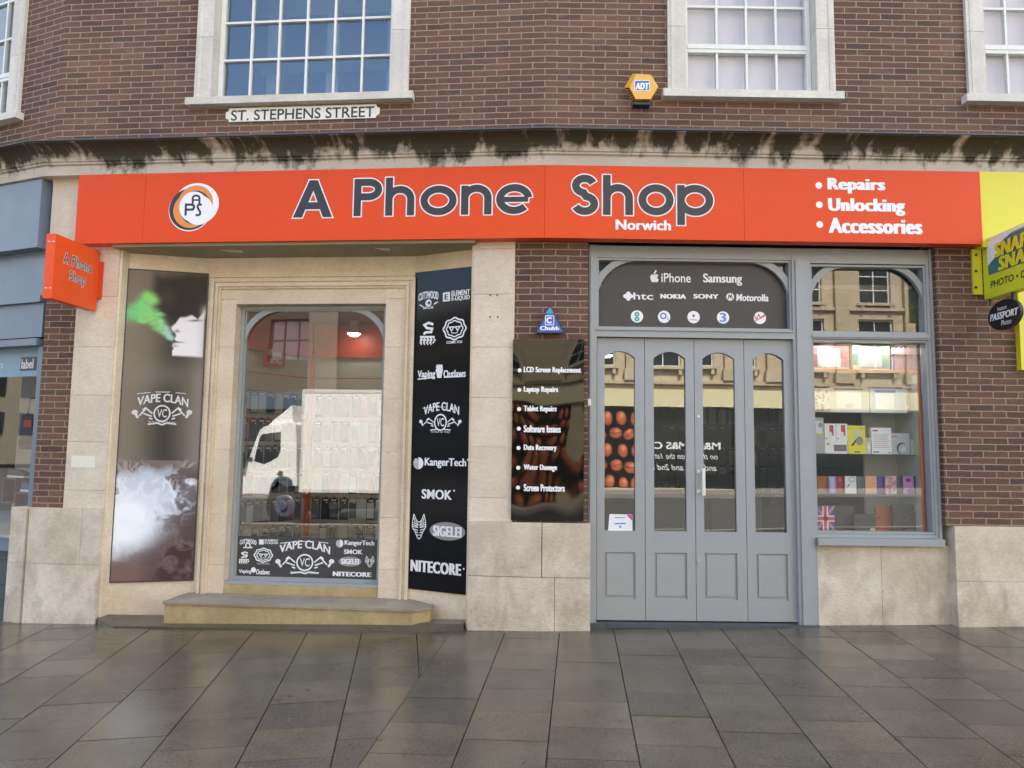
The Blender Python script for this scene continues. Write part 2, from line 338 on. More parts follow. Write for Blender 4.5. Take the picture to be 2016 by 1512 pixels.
rhB = .05835
M = dict(
    brick_up=brick('brown_brick', comb=4.45), brick_lo=brick('brown_brick_street_level'),
    stone=stone('cream_ashlar', (.62, .53, .42), (.74, .66, .54), .25, .3),
    plinth=stone('worn_plinth_stone', (.58, .50, .39), (.76, .69, .57), .75, .8),
    recess=stone('warm_recess_stone', (.67, .56, .41), (.79, .68, .52), .15, .3),
    sill=stone('pale_window_stone', (.58, .55, .50), (.70, .67, .61), 0, .3),
    step=stone('worn_step_stone', (.38, .28, .13), (.54, .43, .23), .5, .7, low=.3),
    apron=stone('dark_apron_stone', (.10, .09, .075), (.165, .145, .12), 0, .6), steptop=stone('grey_step_top', (.25, .21, .155), (.38, .33, .25), .0, .7),
    cornice=cornice_mat(), lead=simple('lead_flashing', (.085, .10, .115), .5, .3, .25, 8),
    pave=pave_mat(), joint=simple('dark_sand_joint', (.032, .028, .023), .8),
    asphalt=simple('asphalt', (.055, .055, .057), .7, var=.3, scale=40, bump=.4), kerb=simple('kerb_stone', (.22, .21, .19), .7, var=.2),
    timber=simple('grey_timber_paint', (.335, .355, .365), .42, var=.09, scale=5, bump=.05, bscale=30),
    timber2=simple('weathered_grey_paint', (.34, .345, .345), .5, var=.16, scale=6, bump=.1),
    white=simple('white_window_paint', (.74, .75, .70), .45, var=.12, scale=22, bump=.15),
    greywhite=simple('grey_rail_paint', (.42, .42, .37), .5, var=.12, scale=22, bump=.1),
    soffit=simple('soffit_board', (.30, .265, .17), .7, var=.15, scale=5),
    orange=simple('orange_sign_acrylic', (.74, .072, .010), .38, var=.02, scale=3, bump=0, spec=.28),
    orange_dk=simple('orange_sign_side', (.80, .09, .014), .4, var=.03, bump=0),
    ink=simple('charcoal_vinyl', (.030, .030, .036), .4, var=.05, bump=0), wht=simple('white_vinyl', (.86, .87, .88), .45, var=.03, bump=0),
    gry=simple('grey_vinyl', (.30, .28, .28), .45, var=.03, bump=0), org2=simple('amber_vinyl', (.78, .27, .05), .4, var=.04, bump=0),
    silver=simple('silver_vinyl', (.62, .62, .63), .45, var=.03, bump=0),
    blk=simple('black_paint', (.012, .012, .014), .4, bump=0), black_panel=glossy_board('black_gloss_panel', (.008, .009, .011), .10, .05, .8, .3),
    board=glossy_board('wavy_black_acrylic', (.006, .006, .005), .03, .42, 1.7, .42), vin=simple('dark_grey_vinyl', (.052, .048, .046), .45, var=.04, bump=0),
    cream=simple('cream_enamel', (.80, .78, .66), .3, var=.06, bump=.04), yel=simple('yellow_sign', (.72, .66, .035), .35, var=.03, bump=0),
    yel2=simple('lime_yellow_sign', (.60, .66, .03), .35, var=.03, bump=0), teal=simple('teal_vinyl', (.05, .17, .19), .4, var=.04, bump=0),
    alarm=simple('amber_alarm_plastic', (.80, .42, .06), .35, var=.04, bump=0), blue=simple('blue_plastic', (.02, .12, .50), .3, var=.04, bump=0),
    skyb=simple('pale_blue_plastic', (.04, .33, .50), .3, var=.04, bump=0), navy=simple('navy_plastic', (.012, .02, .06), .3, bump=0),
    slate=simple('blue_grey_paint', (.155, .205, .265), .4, var=.08, scale=4, bump=0), slate2=simple('dark_blue_grey_paint', (.060, .085, .115), .4, var=.08, scale=4, bump=0),
    glass=glass('shop_glass', (.99, .995, .99), k=1.9), glass_up=glass('upper_glass', (.82, .88, .93), 2.5, .05), glass_bl=glass('curtained_glass', (.99, .99, .99), .7, .04), glass_dk=glass('door_glass', (.66, .67, .65), 3.3, .04),
    glass_w=glass('left_window_glass', (.94, .94, .92), k=3.0, wob=.04),
    door=door_mat(), steel=simple('brushed_steel', (.62, .62, .62), .28, 1., var=.05, bump=0), dark=simple('dark_void', (.02, .02, .022), .8, bump=0),
    shopw=simple('shop_white_panel', (.56, .56, .50), .5, var=.05, bump=0), shopred=simple('shop_red_panel', (.62, .060, .018), .45, var=.05, bump=0),
    shoporg=simple('orange_trim', (.75, .16, .035), .4, var=.04, bump=0), ceil=simple('shop_ceiling', (.34, .33, .29), .8, var=.08, bump=0), floor=simple('shop_floor', (.16, .14, .12), .4),
    upwall=simple('upstairs_wall', (.42, .43, .45), .8), blind=simple('pale_blind', (.60, .56, .575), .8, var=.06, scale=3, bump=0),
    wood=simple('crate_wood', (.16, .075, .04), .6, var=.3, scale=9), shelfglass=glass('shelf_glass', (.80, .92, .88), 1.5),
)

# ------------------------------------------------------------------ ground
GS = .0185
def gz(x): return (x-.3)*GS
def tilt(mb):
    mb.v = [(x, y, z+gz(x)) for x, y, z in mb.v]
ZD = lambda F, u: gz(F.P(u, 0, 0)[0])
def paving():
    mb = MB(); mb.m = 0
    def field(ang, ox, oy, keep, ncol, nrow, off):
        a = math.radians(ang); v = np.array([math.sin(a), math.cos(a)]); h = np.array([math.cos(a), -math.sin(a)])
        wv, lv, g = .458, .415, .0034
        for i in range(-ncol, ncol):
            sh = (.5 if i % 2 else 0)*lv+off
            for j in range(-nrow, nrow):
                q = [(i*wv+g, j*lv+sh+g), ((i+1)*wv-g, j*lv+sh+g), ((i+1)*wv-g, (j+1)*lv+sh-g*.5), (i*wv+g, (j+1)*lv+sh-g*.5)]
                pts = [np.array([ox, oy])+h*p[0]+v*p[1] for p in q]
                pts = clip(pts, keep)
                if len(pts) < 3: continue
                if max(p[1] for p in pts) > 8.2 or min(p[1] for p in pts) < -1.0: continue
                tn = random.random(); dz = random.uniform(-.0012, .0012)
                mb.prism_xy([(p[0], p[1]) for p in pts], -.03, dz, tn)
    def clip(poly, line):                       # keep the left side of a directed line
        (ax, ay), (bx, by) = line; out = []
        sd_ = lambda p: (bx-ax)*(p[1]-ay)-(by-ay)*(p[0]-ax)
        for i in range(len(poly)):
            p, q = poly[i], poly[(i+1) % len(poly)]; s1, s2 = sd_(p), sd_(q)
            if s1 >= 0: out.append(p)
            if s1*s2 < 0: out.append(p+(q-p)*(s1/(s1-s2)))
        return out
    def g(px, py): r_ = ray(px, py); t = -EYE/r_[2]; return np.array([r_[0]*t, r_[1]*t])
    p0, p1 = g(885, 1245), g(697, 1512); dv = (p1-p0)/np.linalg.norm(p1-p0)
    A, B = p0-dv*3, p0+dv*9
    nrm = np.array([dv[1], -dv[0]])
    ga = math.degrees(math.atan2(-dv[0], -dv[1]))
    field(ga, p0[0], p0[1], (A, B), 34, 26, .11)                              # right field, runs along the seam
    q0, q1 = g(712, 1240), g(648, 1512); e = q1-q0; gb = math.degrees(math.atan2(-e[0], -e[1]))
    field(gb, q0[0], q0[1], (B, A), 34, 26, .21)
    tilt(mb); o = mb.build('pavement', M['pave'], bevel=0); tag(o, kind='structure')
    mb = MB(); mb.prism_xy([(-16, -1.0), (16, -1.0), (16, 8.4), (-16, 8.4)], -.25, -.016); tilt(mb); tag(mb.build('paving_bed', M['joint']), kind='structure')
    mb = MB(); mb.prism_xy([(-16, -1.15), (16, -1.15), (16, -1.004), (-16, -1.004)], -.3, 0); tilt(mb); tag(mb.build('kerb', M['kerb']), kind='structure')
    mb = MB(); mb.prism_xy([(-200, -200), (200, -200), (200, 200), (-200, 200)], -.9, -.62); tag(mb.build('ground', M['asphalt']), kind='structure')
    mb = MB(); mb.prism_xy([(-40, -11), (40, -11), (40, -1.154), (-40, -1.154)], -.4, -.12); tilt(mb); tag(mb.build('road', M['asphalt']), kind='structure')
    mb = MB(); mb.prism_xy([(-40, -14), (40, -14), (40, -11.004), (-40, -11.004)], -.4, .0); tilt(mb); tag(mb.build('far_pavement', M['kerb']), kind='structure')
paving()

# ------------------------------------------------------------------ the building
TOP = 8.8
BLD = thing('brick_building', 'brown brick corner building with white upstairs windows, stained stone cornice and cream stone piers', 'building', L.P(-2, -2, 0))
def wallp(mb, F, u0, u1, z0, z1, holes, d=0., th=.28, uo=0.):
    us = sorted({u0, u1, *[h[0] for h in holes], *[h[1] for h in holes]}); zs = sorted({z0, z1, *[h[2] for h in holes], *[h[3] for h in holes]})
    ins = lambda a, b: any(h[0] < a < h[1] and h[2] < b < h[3] for h in holes)
    for a, b in zip(us, us[1:]):
        for c, e in zip(zs, zs[1:]):
            if a < u0-1e-6 or b > u1+1e-6 or c < z0-1e-6 or e > z1+1e-6 or ins((a+b)/2, (c+e)/2): continue
            mb.face([F.P(a, d, c), F.P(b, d, c), F.P(b, d, e), F.P(a, d, e)], [(a+uo, c), (b+uo, c), (b+uo, e), (a+uo, e)])
            mb.face([F.P(b, d-th, c), F.P(a, d-th, c), F.P(a, d-th, e), F.P(b, d-th, e)], [(b, c), (a, c), (a, e), (b, e)])
    for h in holes:
        a, b, c, e = h
        for q in ([(a, c), (a, e)], [(b, e), (b, c)], [(a, e), (b, e)], [(b, c), (a, c)]):
            p0, p1 = q; mb.face([F.P(p0[0], d-th, p0[1]), F.P(p1[0], d-th, p1[1]), F.P(p1[0], d, p1[1]), F.P(p0[0], d, p0[1])], [(p0[0]-th, p0[1]), (p1[0]-th, p1[1]), p1, p0])
# upstairs windows: opening in the wall behind the stone surround
ZS = 4.73                                                        # sill underside
WZ0, WZ1 = 4.80, 6.75
wl = [(L, L.u(392, 60), L.u(808, 60)), (R, R.u(1313, 60), R.u(1639, 60)), (R, R.u(1898, 60), R.u(1898, 60)+1.42), (K, K.u(53, 60)-1.45, K.u(53, 60))]
SW = .165                                                        # surround face width
ub = MB()
for F, lo, hi in ((K, -4.2, 0.), (L, UK, 0.), (R, 0., 5.6)):
    hs = [(a+.02, b-.02, WZ0, WZ1) for G, a, b in wl if G is F]
    wallp(ub, F, lo, hi, 4.29, TOP, hs, uo=UK if F is K else 0.)
ub.build('upper_wall', M['brick_up'], BLD)
# room behind upstairs, roof
def room(F_pts, z0, z1, name, mat, parent): pass
rb = MB(); rb.prism_xy([K.P(-4.2, -.02, 0)[:2], K.P(0, -.02, 0)[:2], R.P(0, -.02, 0)[:2], R.P(5.6, -.02, 0)[:2], (6.0, 12.6), (-8.0, 12.6)], TOP-.2, TOP-.002)
rb.build('roof', M['lead'], BLD)
rb = MB(); rb.prism_xy([K.P(-4.2, -.29, 0)[:2], K.P(0, -.29, 0)[:2], R.P(0, -.29, 0)[:2], R.P(5.6, -.29, 0)[:2], (6.0, 12.6), (-8.0, 12.6)], 4.0, 4.25)
rb.m = 0; rb.prism_xy([(-8.0, 12.6), (6.0, 12.6), (6.0, 12.9), (-8.0, 12.9)], -.1, TOP-.21)
a, b = K.P(-4.2, -.29, 0), R.P(5.6, -.29, 0)
rb.prism_xy([(a[0], a[1]), (a[0]-.3, a[1]), (-8.3, 12.6), (-8.0, 12.6)], -.1, TOP-.21); rb.prism_xy([(b[0]+.3, b[1]), (b[0], b[1]), (6.0, 12.6), (6.3, 12.6)], -.1, TOP-.21)
for x in (-.05, 2.75):
    rb.prism_xy([(x, 6.75), (x+.1, 6.75), (x+.1, 12.5), (x, 12.5)], 4.26, TOP-.22)
p = K.P(0, -.3, 0); rb.prism_xy([(p[0], p[1]), (p[0]+.1, p[1]), (p[0]+.1, 12.5), (p[0], 12.5)], 4.26, TOP-.22)
rb.prism_xy([K.P(-4.1, -.32, 0)[:2], K.P(0, -.32, 0)[:2], R.P(0, -.32, 0)[:2], R.P(5.5, -.32, 0)[:2], (5.9, 12.5), (-7.9, 12.5)], 7.0, 7.1)
rb.build('inner_wall', M['upwall'], BLD)
rb = MB()                                                        # pale beams and shelves that show behind the left upstairs panes
for k in range(3): rb.box(L, -3.9, -.5, -1.6-.9*k, -1.45-.9*k, 6.55, 6.98)
for k, uu in enumerate((-3.25, -2.55, -1.85)): rb.box(L, uu, uu+.14, -1.45, -1.3, 4.3, 6.54)
for zz in (5.25, 5.75): rb.box(L, -3.3, -1.2, -1.28, -1.02, zz, zz+.04)
rb.build('ceiling_beam', M['shopw'], BLD)

def upwin(F, a, b, cols, zrows, kind, fw=.045, blind=False, mid=None):
    """stone surround, sill, painted sash frame with glazing bars, one glass sheet"""
    W_ = thing_part('window', F.P((a+b)/2, 0, WZ0))
    s = MB(); zt = WZ1+.16
    zj = 5.42
    for q0, q1 in ((WZ0, zj-.002), (zj+.002, zt)):
        s.box(F, a, a+SW, -.16, .035, q0, q1); s.box(F, b-SW, b, -.16, .035, q0, q1)
        s.box(F, a+.03, a+.055, .035, .041, q0, q1); s.box(F, b-.055, b-.03, .035, .041, q0, q1)
    s.box(F, a+SW, b-SW, -.16, .035, WZ1-.06, zt)
    s.build('surround', M['sill'], W_, bevel=.004)
    s = MB(); n_ = 2 if b-a > 1.6 else 1
    sa, sb = a-.055, b+.055
    for i in range(n_): s.box(F, sa+(sb-sa)*i/n_+.001, sa+(sb-sa)*(i+1)/n_-.001, -.16, .085, ZS, WZ0)
    s.build('sill', M['sill'], W_, bevel=.005)
    i0, i1 = a+SW, b-SW; z0, z1 = WZ0+.02, WZ1-.06
    fr = MB(); fr.rim(F, i0+.004, i1-.004, z0, z1, fw, -.15, -.09, wb=.05)
    bw = .021
    us = [i0+fw+(i1-i0-2*fw)*k/cols for k in range(1, cols)]
    zz = [z0+.05+zr for zr in zrows]
    for z in zz: fr.box(F, i0+fw, i1-fw, -.14, -.098, z-bw/2, z+bw/2)
    for u_ in us: fr.box(F, u_-bw/2, u_+bw/2, -.138, -.096, z0+.05, z1-fw)
    if mid:
        m0 = z0+.05+mid; fr.box(F, i0+fw, i1-fw, -.142, -.082, m0-.022, m0+.022); fr.box(F, i0+fw, i1-fw, -.139, -.088, m0-.058, m0-.023)
    if kind == 'casement':
        c0, c1 = us[0]-.004, us[-1]+.004; zc = zz[-1]+.012
        fr.rim(F, c0, c1, zc, z1-fw-.01, .026, -.094, -.075, wb=.034)
    fr.build('frame', M['white'], W_, bevel=.002)
    g = MB(); g.box(F, i0+.02, i1-.02, -.126, -.12, z0+.02, z1-.02); g.build('pane', M['glass_bl' if blind else 'glass_up'], W_)
    if blind:
        g = MB(); g.box(F, i0+.002, i1-.002, -.175, -.168, z0, z1); g.build('blind', M['blind'], W_)
def thing_part(name, loc, parent=None, label=None):
    """an Empty that is itself a part and holds sub-parts"""
    parent = parent or BLD
    o = bpy.data.objects.new(name, None); COL.objects.link(o); o.parent = parent; po = Vector(parent['_o'])
    o.location = Vector(loc)-po; o['_o'] = tuple(map(float, loc)); o.empty_display_size = .1
    if label: o['label'] = label
    return o
upwin(L, wl[0][1], wl[0][2], 6, (.383, .765, 1.15), 'casement')
upwin(R, wl[1][1], wl[1][2], 4, (.40, .83, 1.22), 'sash', blind=True, mid=.43)
upwin(R, wl[2][1], wl[2][2], 4, (.44, .86, 1.28), 'sash', blind=True, mid=.47)
upwin(K, wl[3][1], wl[3][2], 4, (.44, .86, 1.28), 'sash', mid=.455)

# cornice, swept round both corners
def sweep(mb, prof, ua, ub_, cuts=()):
    """profile [(d, z)], from u = ua on K to u = ub_ on R"""
    def line(d):
        return [K.P(ua, d, 0), corner(K, L, d), corner(L, R, d), R.P(ub_, d, 0)]
    acc = [0.]; b = line(0)
    for i in range(3): acc.append(acc[-1]+float(np.linalg.norm(b[i+1]-b[i])))
    ls = [(line(d), z) for d, z in prof]
    cum = 0
    for j in range(len(prof)-1):
        (A, za), (B, zb) = ls[j], ls[j+1]
        for i in range(3):
            mb.face([(*A[i][:2], za), (*A[i+1][:2], za), (*B[i+1][:2], zb), (*B[i][:2], zb)], [(acc[i], za), (acc[i+1], za), (acc[i+1], zb), (acc[i], zb)])
    for e, F in ((0, K), (3, R)): mb.face([(*l[e][:2], z) for l, z in ls])
cm = MB()
cove = [(.155+.15*(1-math.cos(t*PI/2)), 4.172+.115*math.sin(t*PI/2)) for t in (0, .2, .4, .6, .8, 1.)]
sweep(cm, [(-.1, 4.052), (.115, 4.052), (.115, 4.142), (.125, 4.150), (.14, 4.150), (.14, 4.166), (.155, 4.172)]+cove[1:]+[(.315, 4.289), (.315, 4.297), (-.02, 4.40), (-.1, 4.40)], -3.6, 5.5)
CO = cm.build('cornice', M['cornice'], BLD)
cm = MB(); sweep(cm, [(.318, 4.299), (.327, 4.299), (.327, 4.306), (.004, 4.392), (.003, 4.46), (-.0, 4.46), (.0, 4.388)], -3.6, 5.5)
cm.build('lead_flashing', M['lead'], BLD)

# ground-floor masonry
def coursed(mb, F, u0, u1, d0, d1, z0, z1, zj, uj={}, gap=.0035):
    """stone blocks: horizontal joints zj, vertical joints per course index in uj"""
    zs = [z0]+[z for z in zj if z0 < z < z1]+[z1]
    for i, (a, b) in enumerate(zip(zs, zs[1:])):
        us = [u0]+list(uj.get(i, []))+[u1]
        for c, e in zip(us, us[1:]): mb.box(F, c+(gap/2 if c > u0 else 0), e-(gap/2 if e < u1 else 0), d0, d1, a+gap/2, b-gap/2)
    mb.box(F, u0+.004, u1-.004, d0+.002, d1-.009, z0, z1, .1)
UA, UD = -3.995, -.632                                           # inner edges of the two piers of the recess
UP, UB0, UB1 = L.u(148, 640, .02), -.29, L.u(1012, 700, 0)
ZP = L.z(980, 1028, .05)                                         # plinth top
zjp = [L.z(980, y, .02) for y in (980, 880, 783, 683, 579, 490)]
zjp = sorted(zjp)
st = MB()
coursed(st, L, UP, UA, -.30, .02, ZP+.04, 4.052, zjp)            # left pier
st.box(L, UK, UP, -.3, .018, 3.385, 4.052)                       # lintel block behind the hanging sign
st.build('stone_pier', M['stone'], BLD, bevel=.004); st = MB()
coursed(st, L, UD, UB1, -.30, .02, ZP, 4.052, zjp)               # middle pier
st.build('stone_pier', M['stone'], BLD, bevel=.004)
st = MB()
zp2 = L.z(980, 1135, .05)
ujl = {0: [UP+.62], 1: [UP+.33]}
coursed(st, L, UK+.02, UA, -.3, .05, -.3, ZP+.04, [zp2], {1: [L.u(159, 1060, .05)]})
coursed(st, K, -.20, -.002, -.3, .05, -.3, ZP+.04, [zp2])
st.build('plinth', M['plinth'], BLD, bevel=.012); st = MB()
uQ = R.u(1162, 1150, .05); g2_ = .00175
coursed(st, L, UD+.004, .0, -.3, .05, zp2+g2_, ZP, []); coursed(st, R, .002, uQ, -.3, .05, zp2+g2_, ZP, [])
st.prism_xy([L.P(UD+.004, -.3, 0)[:2], L.P(UD+.004, .05, 0)[:2], corner(L, R, .05)[:2], R.P(.11-g2_, .05, 0)[:2], R.P(.11-g2_, -.3, 0)[:2]], -.3, zp2-g2_, .6); st.box(R, .11+g2_, uQ, -.3, .05, -.3, zp2-g2_, .4)
st.build('plinth', M['plinth'], BLD, bevel=.012); st = MB()
UR0 = R.u(1884, 1150, .03)
coursed(st, R, UR0, 5.5, -.3, .03, -.3, R.z(1940, 1037, .03), [R.z(1940, 1145, .03)], {0: [UR0+.86], 1: [UR0+.70]})
st.build('plinth', M['plinth'], BLD, bevel=.012)
bk = MB()
UE = R.u(1158, 700, -.0)
wallp(bk, L, UK, UP, ZP+.04, 3.385, [])
bk.build('brick_pier', M['brick_lo'], BLD); bk = MB()
wallp(bk, L, UB1, 0, ZP, 4.052, []); wallp(bk, R, 0, UE, ZP, 4.052, [])
bk.face([R.P(UE, 0, ZP), R.P(UE, -.3, ZP), R.P(UE, -.3, 4.05), R.P(UE, 0, 4.05)], [(UE, ZP), (UE+.3, ZP), (UE+.3, 4.05), (UE, 4.05)])
bk.build('brick_pier', M['brick_lo'], BLD); bk = MB()
UF = R.u(1853, 800, 0)
wallp(bk, R, UF, 5.5, R.z(1940, 1037, .03), 4.052, [])
zrp = R.z(1940, 1037, .03); bk.face([R.P(UF, -.3, zrp), R.P(UF, 0, zrp), R.P(UF, 0, 4.05), R.P(UF, -.3, 4.05)], [(UF-.3, zrp), (UF, zrp), (UF, 4.05), (UF-.3, 4.05)])
bk.build('brick_pier', M['brick_lo'], BLD)

# recess on the left: splayed stone cheeks, back wall with moulded architrave, soffit
DR = -.33
UBk0, UBk1 = L.u(408, 540, DR), L.u(819, 540, DR)
FSL = sub(L, UA+.02, -.11, UBk0, DR); FSR = sub(L, UBk1, DR, UD-.02, -.11)
ZSF = 3.36
rc = MB()
zcs = zjp+[ZP]
zcs = sorted(zcs)
rc.box(L, UA-.02, UA+.02, -.29, -.0, -.3, ZSF)                   # narrow returns
rc.box(L, UD-.02, UD+.02, -.29, -.0, -.3, ZSF)
for FS in (FSL, FSR): coursed(rc, FS, 0, FS.len, -.2, 0, -.3, ZSF, [zp2, 2.98]+zcs[:0])
wi0, wi1 = L.u(452, 880, DR), L.u(752, 880, DR)                  # inner edge of architrave
wzt = L.z(620, 598, DR)
zst = .155                                                       # step top
zja = sorted(L.z(440, y, DR) for y in (590, 683, 782, 885, 1012, 1112))
mo0, mo1 = L.u(407, 800, DR), L.u(813, 800, DR); mzt = L.z(620, 545, DR)
coursed(rc, L, UBk0, wi0, DR-.2, DR, -.1, mzt, zja); coursed(rc, L, wi1, UBk1, DR-.2, DR, -.1, mzt, zja)
rc.box(L, wi0, wi1, DR-.2, DR, wzt, mzt-.002); rc.box(L, UBk0, UBk1, DR-.2, DR, mzt+.002, ZSF)
# moulding: two stepped rolls round three sides
for k, (o_, w_, dd) in enumerate(((0, .030, .034), (.030, .026, .018), (.056, .022, .046), (.078, .018, .024))):
    zt_ = mzt-.02-o_
    rc.box(L, mo0+o_, mo0+o_+w_, DR, DR+dd, zst, zt_-w_); rc.box(L, mo1-o_-w_, mo1-o_, DR, DR+dd, zst, zt_-w_)
    rc.box(L, mo0+o_, mo1-o_, DR, DR+dd, zt_-w_, zt_)
RECESS = rc.build('recess_stonework', M['recess'], BLD, bevel=.006)
sf = MB(); sf.prism_xy([L.P(UA-.02, .1, 0)[:2], L.P(UD+.02, .1, 0)[:2], L.P(UD+.02, -.6, 0)[:2], L.P(UA-.02, -.6, 0)[:2]], ZSF, ZSF+.1)
sf.build('soffit', M['soffit'], BLD)
for a, b, y in ((430, 470, 489), (735, 765, 486)):
    sf = MB(); u_, z_ = L.at(a, y, 0); sf.prism_xy([L.P(L.u(a, y), -.02, 0)[:2], L.P(L.u(b, y), -.05, 0)[:2], L.P(L.u(b, y)-.02, -.13, 0)[:2], L.P(L.u(a, y)+.06, -.10, 0)[:2]], ZSF-.004, ZSF-.001)
    sf.build('peeling_paint', M['shopw'], BLD)
# window in the recess
LWIN = thing_part('shop_window', L.P((wi0+wi1)/2, DR-.06, .3))
fr = MB(); wz0 = L.z(600, 1153, DR-.04)
fr.rim(L, wi0+.003, wi1-.003, wz0, wzt-.003, .036, DR-.19, DR-.11, wt=.030, wb=.040)
fr.rim(L, wi0+.039, wi1-.039, wz0+.040, wzt-.033, .014, DR-.18, DR-.13)
fr.box(L, wi0+.003, wi1-.003, DR-.11, DR-.02, wz0, wz0+.028)
def arch_spandrel(mb, F, u0, u1, zt, rx, rz, w_, d0, d1, n=16):
    """curved corner braces of an arched light: inner quarter circle, outer edge clipped by the frame"""
    for sg, uc in ((1, u0), (-1, u1)):
        a, b = [], []
        for i in range(n+1):
            t = PI/2*i/n; c_, s_ = math.cos(t), math.sin(t)
            b.append((uc+sg*rx*(1-c_), zt-rz+rz*s_)); a.append((uc+sg*max(0, rx-(rx+w_)*c_), min(zt, zt-rz+(rz+w_)*s_)))
        for i in range(n):
            q = [a[i], a[i+1], b[i+1], b[i]]
            mb.prism(F, q if sg > 0 else q[::-1], d0, d1)
gl0, gl1, gzt, gzb = wi0+.053, wi1-.053, wzt-.047, wz0+.054
arch_spandrel(fr, L, gl0-.004, gl1+.004, gzt+.002, .37, .345, .055, DR-.150, DR-.124)
fr.build('frame', M['timber'], LWIN, bevel=.004)
g = MB(); g.box(L, gl0-.01, gl1+.01, DR-.162, DR-.156, gzb-.01, gzt+.01); g.build('pane', M['glass_w'], LWIN)
sb = MB(); sb.box(L, wi0, wi1, DR-.2, DR-.012, .02, wz0-.001); sb.build('sill', M['step'], LWIN, bevel=.004)

# doorstep and its grey apron
stp = MB(); zg = -.12
def LP(u, d): return L.P(u, d, 0)[:2]
uf0, uf1 = L.u(322, 1192, .1), L.u(812, 1195, .1)
STEP = thing('stone_step', 'worn ochre stone step with a grey tread below the arched left window', 'step', L.P(-2.3, -.1, 0))
stp.prism_xy([LP(uf0, .085), LP(uf1, .085), LP(uf1+.13, -.02), LP(uf1+.13, -.12), LP(UBk1+.03, -.30), LP(wi1, -.54), LP(wi0, -.54), LP(UBk0-.03, -.30), LP(uf0, -.12)], -.2, zst-.022); stp.build('riser', M['step'], STEP, bevel=.01)
stp = MB(); stp.prism_xy([LP(uf0-.012, .10), LP(uf1+.008, .10), LP(uf1+.145, -.012), LP(uf1+.145, -.12), LP(UBk1+.02, DR), LP(UBk0-.02, DR), LP(uf0-.012, -.14)], zst-.020, zst); stp.build('tread', [M['steptop']], STEP, bevel=.012)
ap = MB(); ap.prism_xy([LP(-3.98, .04), LP(-3.75, .15), LP(-1.0, .17), LP(-.66, .06), LP(-.66, -.1), LP(-3.98, -.1)], -.1, .012); ap.v = [(x, y, z+((.0 if (np.array([x, y, 0])-L.o) @ L.n > .12 else .042) if z > 0 else 0)) for x, y, z in ap.v]; tilt(ap)
tag(ap.build('stone_apron', M['pave'], bevel=.006), 'low grey stone apron at pavement level under the ochre step', 'paving')

# ------------------------------------------------------------------ grey timber shopfront on the right
TD = -.08
GS_ = thing('grey_shopfront', 'pale grey timber shopfront with four folding doors and an arched display window', 'shopfront', R.P(1.6, -.1, 0))
ux0, ux1 = UE+.012, R.u(1843, 800, TD)
zdt, zhead = 2.545, R.z(1365, 510, TD)
um0, um1 = R.u(1563, 800, TD), R.u(1600, 800, TD)                # mullion post
zfl = .065
fr = MB()
fr.box(R, ux0, R.u(1174, 800, TD), TD-.1, TD+.02, -.1, 3.385)    # left post
fr.box(R, ux0+.012, R.u(1169, 800, TD), TD+.02, TD+.034, -.1, zhead)
fr.box(R, um0, um1, TD-.1, TD+.02, -.1, zhead+.051)
fr.box(R, um0+.028, um1-.024, TD+.02, TD+.036, -.1, zhead)
fr.box(R, ux1-.03, UF-.004, TD-.1, TD+.03, R.z(1850, 1062, TD), 3.385)
fr.box(R, ux1-.055, ux1-.03, TD-.1, TD+.015, R.z(1850, 1062, TD), 3.37)
dl, dr = R.u(1174, 800, TD), um0
fr.box(R, dl, dr, TD-.1, TD+.022, zdt+.004, zdt+.062); fr.box(R, dl, dr, TD-.1, TD+.036, zdt+.062, zdt+.078)
fr.box(R, dl, dr, TD-.1, TD+.012, zhead, zhead+.05)
fr.box(R, um1, ux1-.055, TD-.1, TD+.012, R.z(1700, 520, TD), zhead+.05)
zmr = R.z(1720, 664, TD)
fr.box(R, um1, ux1-.055, TD-.1, TD+.022, zmr-.022, zmr+.03); fr.box(R, um1, ux1-.055, TD-.1, TD+.034, zmr-.008, zmr+.014)
zsl = R.z(1735, 1058, TD)
fr.box(R, um1, ux1-.055, TD-.1, TD+.012, zsl-.004, zsl+.028)
fr.box(R, um1-.01, R.u(1866, 1065, .03), TD-.1, TD+.075, zsl-.065, zsl-.006)
fr.rim(R, um1, ux1-.055, zmr+.032, R.z(1700, 522, TD), .018, TD-.09, TD+.004)
fr.rim(R, um1, ux1-.055, zsl+.03, zmr-.024, .018, TD-.09, TD+.004)
fr.box(R, ux0, ux1+.02, TD-.1, TD+.005, zhead+.052, 3.385)      # plain head board
ztl, ztr = R.z(1365, 652, TD), 0
arch_spandrel(fr, R, dl+.012, dr-.012, zhead-.02, .37, .365, .06, TD-.06, TD-.02)
arch_spandrel(fr, R, um1+.014, ux1-.07, R.z(1700, 522, TD)-.018, .33, .355, .055, TD-.06, TD-.02)
fr.rim(R, dl, dr, zdt+.079, zhead-.001, .02, TD-.09, TD-.0)
fr.build('frame', M['timber'], GS_, bevel=.004)
for a, b, c, e, nm in ((dl+.01, dr-.01, zdt+.07, zhead, 'transom_light'), (um1, ux1-.06, zmr+.01, R.z(1700, 520, TD), 'transom_light'), (um1, ux1-.06, zsl+.01, zmr, 'display_pane')):
    g = MB(); g.box(R, a, b, TD-.075, TD-.069, c, e); g.build(nm, M['glass'], GS_)
th = MB(); th.box(R, ux0-.01, um1, TD-.25, TD+.05, -.2, .052); th.box(R, dl+.1, dr-.1, TD+.02, TD+.06, .02, .058, .1); th.build('threshold', M['lead'], GS_, bevel=.005)
